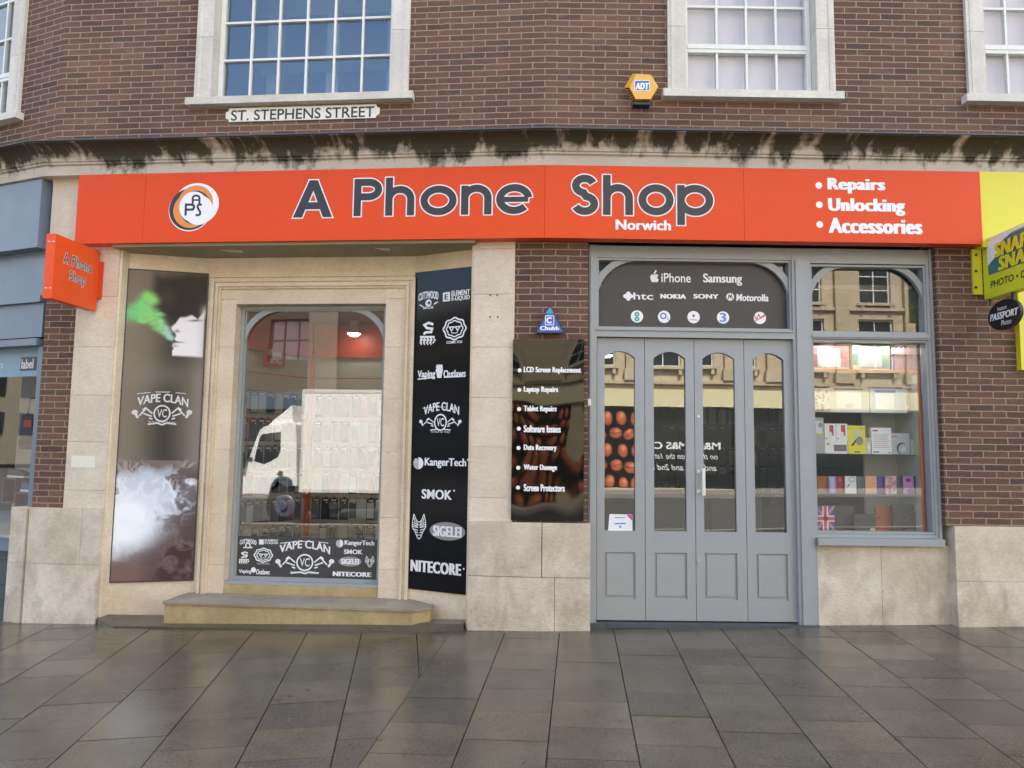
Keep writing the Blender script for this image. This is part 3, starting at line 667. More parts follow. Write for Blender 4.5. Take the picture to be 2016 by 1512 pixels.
# folding door leaves
xt = [R.u(x, 665, TD-.02) for x in (1175, 1269, 1366, 1464, 1562)]
for k in range(4):
    a, b = xt[k]+.0025, xt[k+1]-.0025
    D = thing_part('door_leaf', R.P((a+b)/2, TD-.03, zfl), GS_, ['grey door leaf with a white card in its pane', 'grey door leaf left of the steel handle', 'grey door leaf with a steel pull handle', 'grey door leaf beside the mullion post'][k])
    p0 = [(1190, 1250), (1287, 1350), (1384, 1447.5), (1484, 1545)][k]
    pa, pb = R.u(p0[0], 860, TD-.03), R.u(p0[1], 860, TD-.03)
    pz0, pzs, pzt = R.z(1400, 1047, TD-.03), R.z(1400, 707, TD-.03), R.z(1400, 694, TD-.03)
    la, lb = a+.062, b-.062; lz0, lz1 = R.z(1400, 1181, TD-.03), R.z(1400, 1089, TD-.03)
    d0, d1 = TD-.065, TD-.022
    m = MB(); zt_ = zdt-.002
    m.box(R, a, pa, d0, d1, zfl, zt_); m.box(R, pb, b, d0, d1, zfl, zt_)
    m.box(R, pa, pb, d0, d1, lz1, pz0)
    m.box(R, pa, pb, d0, d1, zfl, lz0)
    for i in range(10):
        q0, q1 = pa+(pb-pa)*i/10, pa+(pb-pa)*(i+1)/10
        h = lambda u_: pzs+(pzt-pzs)*(1-((2*(u_-pa)/(pb-pa))-1)**2)
        m.prism(R, [(q0, h(q0)), (q1, h(q1)), (q1, zt_), (q0, zt_)], d0, d1)
    m.build('stile_and_rail', M['door'], D, bevel=.003)
    m = MB(); m.box(R, pa, pb, d0+.005, d1-.016, lz0, lz1); 
    i0, i1, j0, j1 = pa+.022, pb-.022, lz0+.03, lz1-.012
    m.prism(R, [(i0, j0), (i1, j0), (i1, j1), (i0, j1)], d1-.016, d1-.006)
    m.build('panel', M['door'], D, bevel=.006)
    ang = [.0, .004, -.024, .0][k]
    FD = Fr(R.P((pa+pb)/2, TD-.05, 0), R.a+ang); hw = (pb-pa)/2+.006
    g = MB(); g.box(FD, -hw, hw, -.003, .003, pz0-.005, pzt+.01); g.build('pane', M['glass_dk'], D)
    if k == 2:
        hz0, hz1 = R.z(1383, 975, TD), R.z(1383, 922, TD); hu = R.u(1386, 950, TD+.03)
        m = MB(); m.box(R, hu-.016, hu+.012, TD+.022, TD+.034, hz0, hz1)
        for z_ in (hz0+.03, hz1-.03): m.box(R, hu-.05, hu-.016, TD-.022, TD-.014, z_-.016, z_+.016); m.cyl(R.P(hu-.03, TD-.02, z_), R.P(hu-.005, TD+.022, z_), .008)
        m.build('handle', simple('satin_steel', (.72, .72, .72), .45, .6, var=.03, bump=0), D, bevel=.002)
        for y in (820, 1105): m = MB(); u_, z_ = R.at(1375, y, TD-.02); m.disc(R, u_, z_, .013, .013, TD-.015, 14, .006); m.build('keyhole_plate', M['steel'], D)
m = MB(); u_, z_ = R.at(1161, 792, TD+.04); m.box(R, u_-.02, u_+.012, TD+.034, TD+.044, z_-.03, z_+.03); m.build('bell_push', M['cream'], GS_, bevel=.003)
sw = MB(); coursed(sw, R, um1+.005, UR0+.03, -.3, TD+.01, -.2, zsl-.067, [], {0: [R.u(1735, 1150, TD)]}); sw.build('stall_riser', M['plinth'], BLD, bevel=.006)

# ------------------------------------------------------------------ main fascia sign
ZF0, ZF1, DF = 3.386, 4.044, .14
FS_ = thing('shop_fascia_sign', 'long orange shop fascia with big charcoal letters outlined in white', 'sign', L.P(-1, 0, ZF0))
uL, uR = L.u(151, 410, DF), R.u(1932, 410, DF)
def bandpoly(u0, u1, d0, d1, F=None):
    if F is not None: return [F.P(u0, d1, 0)[:2], F.P(u1, d1, 0)[:2], F.P(u1, d0, 0)[:2], F.P(u0, d0, 0)[:2]]
    c1, c0 = corner(L, R, d1)[:2], corner(L, R, d0)[:2]
    return [L.P(u0, d1, 0)[:2], c1, R.P(u1, d1, 0)[:2], R.P(u1, d0, 0)[:2], c0, L.P(u0, d0, 0)[:2]]
sg = MB(); c1, c0 = corner(L, R, DF)[:2], corner(L, R, .022)[:2]; g_ = .0012
usm = [uL, L.u(284, 410, DF)]; 
def bb(F, u0, u1): sg.prism_xy(bandpoly(u0+g_, u1-g_, .022, DF, F), ZF0, ZF1)
bb(L, uL, usm[1]); 
ucl = float((np.array([*c1, 0])-L.o) @ L.ux); ucr = float((np.array([*c1, 0])-R.o) @ R.ux)
bb(L, usm[1], ucl); us5 = R.u(1465, 410, DF); bb(R, ucr, us5); bb(R, us5, uR)
sg.build('panel', M['orange'], FS_, bevel=.0025)
# letter strokes; x 0..1 across the letter box, y 0..1 cap height
def arc(cx, cy, rx, ry, a0, a1, n=22): return [(cx+rx*math.cos(math.radians(a0+(a1-a0)*i/n)), cy+ry*math.sin(math.radians(a0+(a1-a0)*i/n))) for i in range(n+1)]
XH = .79; SWD = .190
def letter_strokes(ch, wcap):
    h = SWD/2; hx = h/wcap                               # half stroke in letter units across
    if ch == 'A': return [('poly', [(0, 0), (.235, 0), (.60, 1), (.395, 1)]), ('poly', [(.765, 0), (1, 0), (.605, 1), (.40, 1)]), ('line', [(.24, .31), (.76, .31)])]
    if ch == 'P': return [('line', [(hx, 0), (hx, 1)]), ('line', [(hx, 1-h)]+arc(.52, .71, .48-hx, .29-h, 90, -90)+[(hx, .42+h)])]
    if ch in 'hn': return [('line', [(hx, 0), (hx, 1.02 if ch == 'h' else XH-.02)]), ('line', [(hx, .36)]+arc(.5, XH-h-.26, .5-hx, .26, 180, 0)+[(1-hx, 0)])]
    if ch == 'o': return [('ring', arc(.5, XH/2, .5-hx, XH/2-h, 0, 360, 40)[:-1])]
    if ch == 'p': return [('line', [(hx, -.24), (hx, XH-.01)]), ('ring', arc(.5, XH/2, .5-hx, XH/2-h, 0, 360, 40)[:-1])]
    if ch == 'e': return [('line', arc(.5, XH/2, .5-hx, XH/2-h, 6, 318, 40)), ('line', [(hx*1.4, XH/2-.01), (1-hx*1.1, XH/2-.01)], .72)]
    if ch == 'S': return [('line', arc(.5, .755-h*.1, .40-hx*.55, .255-h*.75, 22, 262, 20)+arc(.5, .28, .49-hx, .285-h, 82, -158, 20))]
def big_letter(fill, line_, F, ch, px0, px1, pyb, cap, d, border):
    ym = pyb-30; u0, u1 = F.u(px0, ym, d), F.u(px1, ym, d); zb = F.z((px0+px1)/2, pyb, d); wu = (u1-u0)/cap
    mp = lambda p: (u0+(u1-u0)*p[0], zb+cap*p[1])
    for i, s_ in enumerate(letter_strokes(ch, wu)):
        kind, pts = s_[0], [mp(p) for p in s_[1]]; wd = SWD*cap*(s_[2] if len(s_) > 2 else 1); e = .0004*i
        if kind == 'poly':
            fill.flat(F, pts, d+.004+e)
            c_ = np.mean(pts, 0); n_ = len(pts); off = []
            for k in range(n_):                               # push every edge of the quad outwards
                a, b, c = np.array(pts[k-1]), np.array(pts[k]), np.array(pts[(k+1) % n_])
                n1 = np.array([(b-a)[1], -(b-a)[0]]); n1 /= np.linalg.norm(n1); n2 = np.array([(c-b)[1], -(c-b)[0]]); n2 /= np.linalg.norm(n2)
                q = np.linalg.solve(np.array([n1, n2]), np.array([n1 @ b+border, n2 @ b+border])); off.append(tuple(q))
            line_.flat(F, off, d+.0015+e)
        else:
            cl = kind == 'ring'
            fill.ribbon(F, pts, wd, d+.004+e, cl); line_.ribbon(F, pts, wd+2*border, d+.0015+e, cl, ext=border*.9)
fi, li = MB(), MB()
for F, ch, a, b, yb, cap in ((L, 'A', 578, 655, 428, .345), (L, 'P', 697, 752, 425.5, .345), (L, 'h', 759, 816, 424.5, .345), (L, 'o', 828, 899, 424, .345), (L, 'n', 908, 968, 422.5, .345), (L, 'e', 977, 1048, 421.5, .345),
                             (R, 'S', 1124, 1178, 423, .355), (R, 'h', 1187, 1246, 423.5, .355), (R, 'o', 1257, 1326, 424, .355), (R, 'p', 1333, 1404, 425, .355)):
    if ch in 'PS': fi.build('lettering', M['ink'], FS_); li.build('letter_outline', M['wht'], FS_); fi, li = MB(), MB()
    big_letter(fi, li, F, ch, a, b, yb, cap, DF, .011)
fi.build('lettering', M['ink'], FS_); li.build('letter_outline', M['wht'], FS_)
tx = MB(); d_ = DF+.002
tx.text(R, 'Norwich', 1212, 433, 1321, 453, d_, .02); tx.build('small_lettering', M['wht'], FS_)
for i, (t, y0, y1, x0, x1) in enumerate((('Repairs', 351, 381, 1629, 1743), ('Unlocking', 391, 424, 1630, 1782), ('Accessories', 430, 460, 1631, 1816))):
    tx = MB(); tx.text(R, t, x0, y0, x1, y1, d_, .042); u_, z_ = R.at([1612, 1613, 1614][i], [365, 403, 442][i], d_); tx.disc(R, u_, z_, .030, .030, d_); tx.build('small_lettering', M['wht'], FS_)
lg = MB()                                                     # round emblem: swirl of charcoal, amber and white rings round a white disc
pu = lambda x, y: L.at(300+x/11.63, 340+y/11.63, DF)
def lens(cx, cy, rx, ry, d, m):
    u_, z_ = pu(cx, cy); a_, b_ = pu(cx+rx, cy); c_, e_ = pu(cx, cy-ry); lg.m = m; lg.disc(L, u_, z_, abs(a_-u_), abs(e_-z_), d, 40)
lens(1010, 720, 515, 480, DF+.0015, 0); lens(865, 850, 490, 490, DF+.0018, 0)
lens(868, 835, 482, 480, DF+.0022, 1); lens(990, 690, 400, 395, DF+.0026, 2); lens(890, 860, 410, 405, DF+.003, 2)
lens(985, 800, 350, 385, DF+.0034, 1); lens(1060, 860, 330, 340, DF+.0036, 0); lens(945, 780, 325, 345, DF+.0042, 0)
lg.m = 1; e_ = DF+.0046; pq = lambda l: [pu(x, y) for x, y in l]; sw_ = .0195
lg.ribbon(L, pq([(930, 720), (930, 600)]+[(1008-78*math.cos(t), 590-65*math.sin(t)) for t in np.linspace(.1, PI-.1, 9)]+[(1082, 720)]), sw_, e_); lg.ribbon(L, pq([(935, 630), (1080, 630)]), sw_*.8, e_+.0003)
lg.ribbon(L, pq([(765, 985), (775, 735), (900, 735), (955, 755), (960, 800), (935, 845), (880, 850), (775, 850)]), sw_*1.1, e_+.0006)
lg.ribbon(L, pq([(1140, 735), (1060, 740), (1040, 780), (1060, 840), (1100, 900), (1100, 950), (1070, 975), (995, 975)]), sw_, e_+.0009)
lg.build('round_logo', [M['wht'], M['ink'], M['org2']], FS_)

# yellow neighbour fascia on the right
m = MB(); m.prism_xy(bandpoly(uR+.006, 5.4, .022, .12, R), ZF0-.02, ZF1+.01)
tag(m.build('yellow_fascia', M['yel'], bevel=.003), 'plain yellow fascia of the next shop at the right edge', 'sign')

# ------------------------------------------------------------------ projecting signs
PS = thing('projecting_sign', 'orange square projecting sign bracketed to the left stone pier', 'sign', L.P(-4.2, .1, 2.8))
up = L.u(192, 550, .05)
zt_, zb_ = L.z(193, 495, .05), L.z(189, 612, .05)
m = MB(); m.box(L, up-.085, up, .045, .62, zb_, zt_); m.build('box', M['orange_dk'], PS, bevel=.003)
m = MB(); m.box(L, up-.06, up+.035, .02, .046, L.z(199, 588, .03), L.z(199, 516, .03)); m.build('bracket', M['shopred'], PS)
for z_ in (zb_+.09, zt_-.07):
    for o_ in (-.07, -.03): m = MB(); m.box(L, up+o_, up+o_+.022, .62, .6215, z_-.004, z_+.004); m.build('rivet', M['silver'], PS)
FX = Fr(L.P(up, .62, 0), L.a+PI/2)                              # the face that looks right: u runs back towards the wall
f2, l2 = MB(), MB()
m = MB()
lw = zt_-zb_
hh = lw
l2.textu(FX, 'A Phone', .10, .49, zt_-.235, zt_-.13, .0015, .035); l2.textu(FX, 'Shop', .19, .41, zt_-.395, zt_-.27, .0015, .035)
f2.textu(FX, 'A Phone', .106, .484, zt_-.230, zt_-.135, .0025, .0); f2.textu(FX, 'Shop', .196, .404, zt_-.390, zt_-.275, .0025, .0)
l2.build('letter_outline', M['silver'], PS); f2.build('lettering', M['ink'], PS)

YS = thing('projecting_sign', 'lime yellow projecting sign with teal panel, cut by the right edge of the photo', 'sign', R.P(4.0, .1, 3.0))
uy = R.u(1937, 530, .05)
FY = Fr(R.P(uy, .04, 0), R.a-PI/2)                              # the face that looks left: u runs out from the wall
yt, yb = R.z(1937, 474, .05), R.z(1938, 590, .05)
m = MB(); m.box(R, uy, uy+.09, .04, .86, yb, yt); m.build('box', M['yel2'], YS, bevel=.004)
m = MB(); m.box(R, R.u(1914, 530, .02), uy-.004, .004, .03, R.z(1925, 580, .02), R.z(1925, 492, .02)); m.build('bracket', M['yel'], YS)
for y in (502, 534, 566): m = MB(); u_, z_ = R.at(1921, y, .03); m.disc(R, u_, z_, .012, .012, .036, 10, .006); m.build('bolt', M['ink'], YS)
hh = yt-yb
m = MB(); m.flat(FY, [(.07, yb+.42*hh-.02), (.80, yb+.42*hh-.02), (.80, yt-.04), (.07, yt-.04)], .0015); m.build('teal_panel', M['teal'], YS)
m = MB(); m.flat(FY, [(.065, yt-.245), (.065, yt-.03), (.40, yt-.03), (.20, yt-.09), (.21, yt-.17)], .0025); m.flat(FY, [(.10, yt-.028), (.80, yt-.028), (.80, yt-.006), (.10, yt-.006)], .003); m.build('white_flash', M['wht'], YS)
for off, mt, dd in ((.006, M['blk'], .0032), (0, M['yel'], .0045)):
    m = MB(); m.textu(FY, 'SNAPPY', .16+off, .76+off, yt-.20-off, yt-.075-off, dd, .05, .15); m.textu(FY, 'SNAPS', .20+off, .70+off, yt-.325-off, yt-.205-off, dd, .05, .15); m.build('lettering', mt, YS)
m = MB(); m.textu(FY, 'PHOTO \u2022 DIGITAL', .09, .78, yb+.085, yb+.145, .0032, .012, .1); m.build('small_lettering', M['ink'], YS)
OV = thing('oval_sign', 'black oval sign with slanted white lettering hanging below the yellow sign', 'sign', R.P(4.0, .3, 2.7))
zo = R.z(1946, 624, .06)
m = MB(); m.prism(FY, [(.235+.20*math.cos(2*PI*i/40), zo-.02+.13*math.sin(2*PI*i/40)) for i in range(40)], -.03, 0); m.build('plate', M['blk'], OV, bevel=.003)
m = MB(); m.textu(FY, 'Instant', .16, .28, zo+.025, zo+.06, .002, .0, .3); m.textu(FY, 'PASSPORT', .06, .42, zo-.05, zo+.01, .002, .03, .25); m.textu(FY, 'Photos', .20, .33, zo-.11, zo-.065, .002, .0, .3); m.build('lettering', M['wht'], OV)
m = MB(); m.box(R, uy+.03, uy+.05, .05, .07, zo+.1, yb); m.box(R, uy+.03, uy+.05, .34, .36, zo+.09, yb); m.build('hanger', M['ink'], OV)
m = MB(); m.box(R, R.u(2006, 620, .06), R.u(2006, 620, .06)+.3, .003, .06, R.z(2005, 728, .06), R.z(2005, 560, .06)); tag(m.build('yellow_board', M['yel'], bevel=.003), 'narrow yellow board on the brick, right of the black oval sign', 'sign')

# ------------------------------------------------------------------ street name plate, alarms
SN = thing('street_name_plate', 'cream street name plate with notched corners and black capitals', 'street sign', L.P(-2.3, 0, 4.6))
a0, a1 = L.u(444, 225, .02), L.u(747, 219, .02); nz1, nz0 = L.z(595, 209, .02), L.z(595, 235.5, .02)
c_ = .035
nn = [(a0+c_, nz0), (a1-c_, nz0)]+[(a1-c_*(1-math.sin(t)*0)-c_*0+c_*0-c_*math.cos(t)*0, nz0) for t in ()]
def notch(cx, cz, s0, s1): return [(cx+c_*math.cos(t), cz+c_*math.sin(t)) for t in np.linspace(s0, s1, 6)]
poly = notch(a1, nz0, PI, PI/2)+notch(a1, nz1, -PI/2, -PI)+notch(a0, nz1, 0, -PI/2)+notch(a0, nz0, PI/2, 0)
m = MB(); m.prism(L, poly, .004, .016); m.build('plate', M['cream'], SN)
m = MB(); m.text(L, 'ST. STEPHENS STREET', 455, 213, 737, 234, .0175, .012); m.build('lettering', M['ink'], SN)
AD = thing('alarm_box', 'amber hexagonal alarm box with a blue and white badge on the upper brick wall', 'alarm', R.P(.9, 0, 4.7))
hx = [(1229, 172), (1246, 145), (1280, 147), (1296, 174), (1279, 203), (1245, 205)]
bp = [R.at(x, y, .0) for x, y in hx]; cx_, cz_ = np.mean(bp, 0)
m = MB(); fpz = [R.at(x+4, y-8, .10) for x, y in ((1236, 180), (1248, 155), (1277, 155), (1292, 178), (1277, 203), (1248, 203))]
n_ = 6
m.face([R.P(u_, .10, z_) for u_, z_ in fpz][::-1])
for i in range(6):
    j = (i+1) % 6; m.face([R.P(*[bp[i][0], .002, bp[i][1]]), R.P(bp[j][0], .002, bp[j][1]), R.P(fpz[j][0], .10, fpz[j][1]), R.P(fpz[i][0], .10, fpz[i][1])])
m.build('housing', M['alarm'], AD, bevel=.004)
m = MB()
for k in range(6):
    t = (k+.5)/6; A = np.array(bp[0])*(1-t)+np.array(bp[5])*t; B = np.array(fpz[0])*(1-t)+np.array(fpz[5])*t
    v = (np.array(bp[5])-np.array(bp[0]))*.045
    P3 = lambda q, d, o_: R.P(q[0]+o_[0], d, q[1]+o_[1])
    nrm = np.array([-.0015, -.0015])
    m.face([P3(A*.9+B*.1, .0125, nrm-v), P3(A*.9+B*.1, .0125, nrm+v), P3(A*.15+B*.85, .087, nrm+v), P3(A*.15+B*.85, .087, nrm-v)])
m.build('louvre', M['ink'], AD)
bx = [R.at(x, y, .101) for x, y in ((1249, 179), (1279, 179), (1279, 158), (1249, 158))]
m = MB(); m.flat(R, bx, .1012); m.build('badge_border', M['wht'], AD)
m = MB(); m.flat(R, [(u_+(.006 if i in (0, 3) else -.006), z_+(.006 if i < 2 else -.006)) for i, (u_, z_) in enumerate(bx)], .1020); m.build('badge', M['blue'], AD)
m = MB(); m.text(R, 'ADT', 1251, 163, 1278, 176, .1028, .05, .15); m.build('badge_lettering', M['wht'], AD)
m = MB(); m.box(R, R.u(1246, 205, .05), R.u(1279, 205, .05), .004, .085, R.z(1262, 209, .05), R.z(1262, 199, .085)-.012); m.build('strobe', M['navy'], AD, bevel=.006)
CB = thing('alarm_box', 'blue triangular alarm box with a white letter C above the service board', 'alarm', R.P(.05, .05, 2.5))
FM = sub(R, -.1, .02, .5, .02); MD = Fr(corner(L, R, .024), -.035)
tri = [MD.at(*p, .05) for p in ((1054, 656), (1112, 656), (1085, 604), (1080, 604))]
m = MB(); m.prism(MD, tri, 0, .05); m.build('housing', M['navy'], CB, bevel=.004)
t2 = [MD.at(*p, .05) for p in ((1058, 653), (1108, 653), (1083, 608))]
m = MB(); m.flat(MD, t2, .0515); m.build('face_plate', M['blue'], CB)
m = MB(); m.flat(MD, [MD.at(*p, .052) for p in ((1074, 617), (1090.5, 617), (1083, 604.5))], .0525); m.build('lamp_lens', M['skyb'], CB)
m = MB(); c0_, c1_ = MD.at(1073, 640, .053), MD.at(1091, 621, .053); m.rim(MD, c0_[0], c1_[0], c0_[1], c1_[1], .006, .0518, .0528)
cc = ((c0_[0]+c1_[0])/2, (c0_[1]+c1_[1])/2); m.ribbon(MD, arc(cc[0], cc[1], .022, .022, 40, 320, 14), .014, .053)
m.text(MD, 'Chubb', 1063, 642, 1101, 650, .053, .03); m.build('lettering', M['wht'], CB)
# four bolt holes and rusty marks on the middle pier
for x, y in ((965, 581), (979, 581), (965, 624), (980, 624)): m = MB(); u_, z_ = L.at(x, y, .02); m.disc(L, u_, z_, .009, .009, .0215, 10, .004); m.build('bolt_hole', M['wood'], BLD)
m = MB(); u_, z_ = L.at(141, 897, .02); e1, e2 = L.at(187, 921, .02)
m.flat(L, [(u_, e2), (e1, e2), (e1, z_), (u_, z_)], .0215); tag(m.build('paper_patch', M['cream']), 'pale blank paper patch stuck on the left stone pier', 'notice')

# ------------------------------------------------------------------ printed boards and vinyls
def vnoise(x, y, seed=0):
    xi, yi = np.floor(x).astype(int), np.floor(y).astype(int); xf, yf = x-xi, y-yi
    h = lambda a, b: np.modf(np.abs(np.sin(a*127.1+b*311.7+seed*74.7)*43758.5453))[0]
    u_, v_ = xf*xf*(3-2*xf), yf*yf*(3-2*yf)
    return (h(xi, yi)*(1-u_)+h(xi+1, yi)*u_)*(1-v_)+(h(xi, yi+1)*(1-u_)+h(xi+1, yi+1)*u_)*v_
def fbm(x, y, seed=0, o=5):
    t, a, s_ = 0, .5, 0
    for i in range(o): t = t+a*vnoise(x*2**i, y*2**i, seed+i); s_ += a; a *= .5
    return t/s_
def sstep(a, b, x): t = np.clip((x-a)/(b-a), 0, 1); return t*t*(3-2*t)
def paint(name, F, u0, u1, z0, z1, d, nx, nz, fn, mat, parent):
    s_, t_ = np.meshgrid(np.linspace(0, 1, nx+1), np.linspace(0, 1, nz+1))        # t runs down
    c = np.clip(fn(s_, t_), 0, 1).reshape(-1, 3)
    us, zs = (u0+(u1-u0)*s_).ravel(), (z1+(z0-z1)*t_).ravel()
    org = np.array(parent['_o']); V = (F.o+np.outer(us, F.ux)+d*F.n); V[:, 2] = zs; V = V-org
    f = [(j*(nx+1)+i, (j+1)*(nx+1)+i, (j+1)*(nx+1)+i+1, j*(nx+1)+i+1) for j in range(nz) for i in range(nx)]
    me = bpy.data.meshes.new(name); me.from_pydata(V.tolist(), [], f)
    a = me.color_attributes.new('print', 'FLOAT_COLOR', 'POINT'); a.data.foreach_set('color', np.c_[c, np.ones(len(c))].ravel().astype(np.float32))
    me.materials.append(mat); o = bpy.data.objects.new(name, me); COL.objects.link(o); o.parent = parent; o['_o'] = tuple(org); return o
def inside(pl, x, y):
    r_ = np.zeros(x.shape, bool); n = len(pl)
    for i in range(n):
        (x1, y1), (x2, y2) = pl[i], pl[(i+1) % n]
        if y1 != y2: r_ ^= ((y1 > y) != (y2 > y)) & (x < (x2-x1)*(y-y1)/(y2-y1)+x1)
    return r_
def polydist(pl, x, y):
    d = np.full(x.shape, 9.); n = len(pl)
    for i in range(n):
        a, b = np.array(pl[i]), np.array(pl[(i+1) % n]); v = b-a; t = np.clip(((x-a[0])*v[0]+(y-a[1])*v[1])/(v @ v), 0, 1)
        d = np.minimum(d, np.hypot(x-a[0]-t*v[0], y-a[1]-t*v[1]))
    return np.where(inside(pl, x, y), -d, d)
def mixc(c, k, col): return c*(1-k[..., None])+np.array(col)*k[..., None]
def vape_art(s, t):
    y = t*4.1; sm = fbm(s*2, y*2, 3)
    c = np.ones(s.shape+(3,))*np.array([.20, .165, .12])
    band = np.exp(-((s-.60-.06*np.sin(t*9))/.29)**2)*(t < .62)
    c = mixc(c, band*.93*sstep(-.05, .08, t), (.022, .019, .018))
    c = mixc(c, sstep(.80, 1.0, s)*sstep(.29, .36, t)*.5, (.26, .235, .20))
    c = mixc(c, np.exp(-((t-.34)/.05)**2)*sstep(.9, .2, np.abs(s-.35))*.35, (.24, .215, .165))
    # dark fringe of hair
    hair = polydist([(.36, .06), (1.1, .0), (1.1, .50), (.90, .485), (.78, .43), (.72, .435), (.62, .48), (.45, .46), (.33, .30)], s+.05*(sm-.5), 3*t+.05*(fbm(s*14, t*8, 8)-.5))
    c = mixc(c, sstep(.10, -.06, hair)*.93, (.014, .011, .010)); c = mixc(c, np.exp(-(((s-.5)/.10)**2+((t-.085)/.03)**2))*.35, (.10, .06, .06))
    # pale face in profile with mouth, closed eye
    face = [(.98, .125), (.90, .155), (.82, .142), (.74, .150), (.67, .152), (.62, .172), (.572, .184), (.575, .192), (.615, .200), (.635, .209), (.63, .218), (.615, .2225), (.66, .2325), (.60, .2385), (.595, .246), (.615, .2535), (.595, .262), (.598, .276), (.98, .278)]
    fd = polydist(face, s, t*1.0); c = mixc(c, sstep(.006, -.004, fd), (.82, .79, .80))
    c = mixc(c, np.exp(-(((s-.87)/.085)**2+((t-.158+.02*(s-.87))/.0035)**2)), (.10, .05, .05)); c = mixc(c, np.exp(-(((s-.645)/.03)**2+((t-.196)/.005)**2))*.9, (.20, .12, .12))
    c = mixc(c, np.exp(-(((s-.66)/.07)**2+((t-.2325)/.0022)**2)), (.12, .04, .05)); c = mixc(c, np.exp(-(((s-.625)/.04)**2+((t-.245)/.005)**2))*.75, (.36, .26, .28))
    c = mixc(c, sstep(.86, 1.0, s)*(fd < 0)*.35, (.45, .42, .45)); c = mixc(c, np.exp(-(((s-.99)/.05)**2+((t-.13)/.02)**2))*.6, (.7, .62, .55))
    # green vapour
    wx, wy = s+.10*(fbm(s*5, y*5, 21)-.5), t+.030*(fbm(s*5+9, y*5, 22)-.5)
    blob = lambda cx, cy, rx, ry: np.exp(-(((wx-cx)/rx)**2+((wy-cy)/ry)**2)**1.5)
    g = np.maximum.reduce([blob(.27, .098, .11, .026), blob(.18, .126, .14, .022), blob(.10, .150, .14, .028), blob(.20, .168, .12, .012), blob(.27, .145, .13, .019), blob(.33, .162, .12, .015), blob(.39, .176, .11, .014), blob(.45, .190, .10, .014), blob(.50, .203, .08, .013), blob(.55, .215, .065, .011), blob(.38, .150, .10, .008)])
    g = g*(.45+.95*fbm(s*9+2*fbm(s*4, y*4, 31), y*9, 30)); lime = fbm(s*3, y*3, 40)
    col = np.array([.10, .58, .26])*(1-lime[..., None])+np.array([.36, .68, .14])*lime[..., None]
    tail = sstep(.38, .55, s)[..., None]; col = col*(1-tail)+np.array([.36, .60, .50])*tail
    k = np.clip(g*1.15, 0, 1)[..., None]*(fd > -.002)[..., None]; c = c*(1-k)+col*k
    # white smoke at the foot: thin bright curls over plum, denser and whiter to the left
    x, yy = s*1.0, t*4.1
    w1, w2 = fbm(x*1.7+3, yy*1.7, 70, 4), fbm(x*1.7+8, yy*1.7+4, 71, 4)
    v1, v2 = fbm(x*2.2+2.6*w1, yy*2.2+2.6*w2, 72, 4), fbm(x*2.2+2.6*w2+5, yy*2.2+2.6*w1, 73, 4)
    f = fbm(x*2.4+2.4*v1, yy*2.4+2.4*v2, 74, 5); g2 = fbm(x*5+3.*v2, yy*3.2+3.*v1, 75, 5)
    rid = np.clip(1-np.abs(f-.5)*9, 0, 1)**1.5; rid2 = np.clip(1-np.abs(g2-.5)*12, 0, 1)**1.3
    c = mixc(c, sstep(.60, .675, t+.02*(f-.5)), (.100, .068, .066)); c = mixc(c, sstep(.87, 1., t)*.8*sstep(.75, .2, s), (.24, .14, .125))
    top = sstep(.632, .70, t+.10*(f-.5)); bot = sstep(1.0, .86, t+.16*s+.10*(v1-.5))
    body = top*bot*(1.10-.38*sstep(.35, .95, s)); dens = np.clip(.18+1.5*sstep(.34, .62, f)*sstep(.25, .55, v1+.12)+.35*rid, 0, 1)
    c = mixc(c, np.clip(body*dens, 0, 1)*.95, (.56, .62, .72))
    core = np.clip(1.3*np.exp(-(((s-.15)/.36)**2+((t-.815)/.085)**2)**1.3), 0, 1)*np.clip(.62+.55*sstep(.3, .5, f), 0, 1)
    c = mixc(c, np.clip(core, 0, 1), (.90, .93, .98))
    c = mixc(c, rid*top*bot*.8, (.84, .88, .94)); c = mixc(c, rid2*top*bot*sstep(.15, .45, s)*.6, (.74, .77, .84))
    c = mixc(c, rid2*sstep(.605, .64, t)*sstep(.75, .68, t)*.6, (.52, .47, .48))
    c = mixc(c, sstep(.42, .85, s+.5*(v1-.5))*sstep(.85, .92, t+.05*(v2-.5))*.88, (.058, .028, .028)); c = mixc(c, rid*sstep(.4, .7, s)*sstep(.83, .88, t)*.35, (.36, .27, .28)); return c
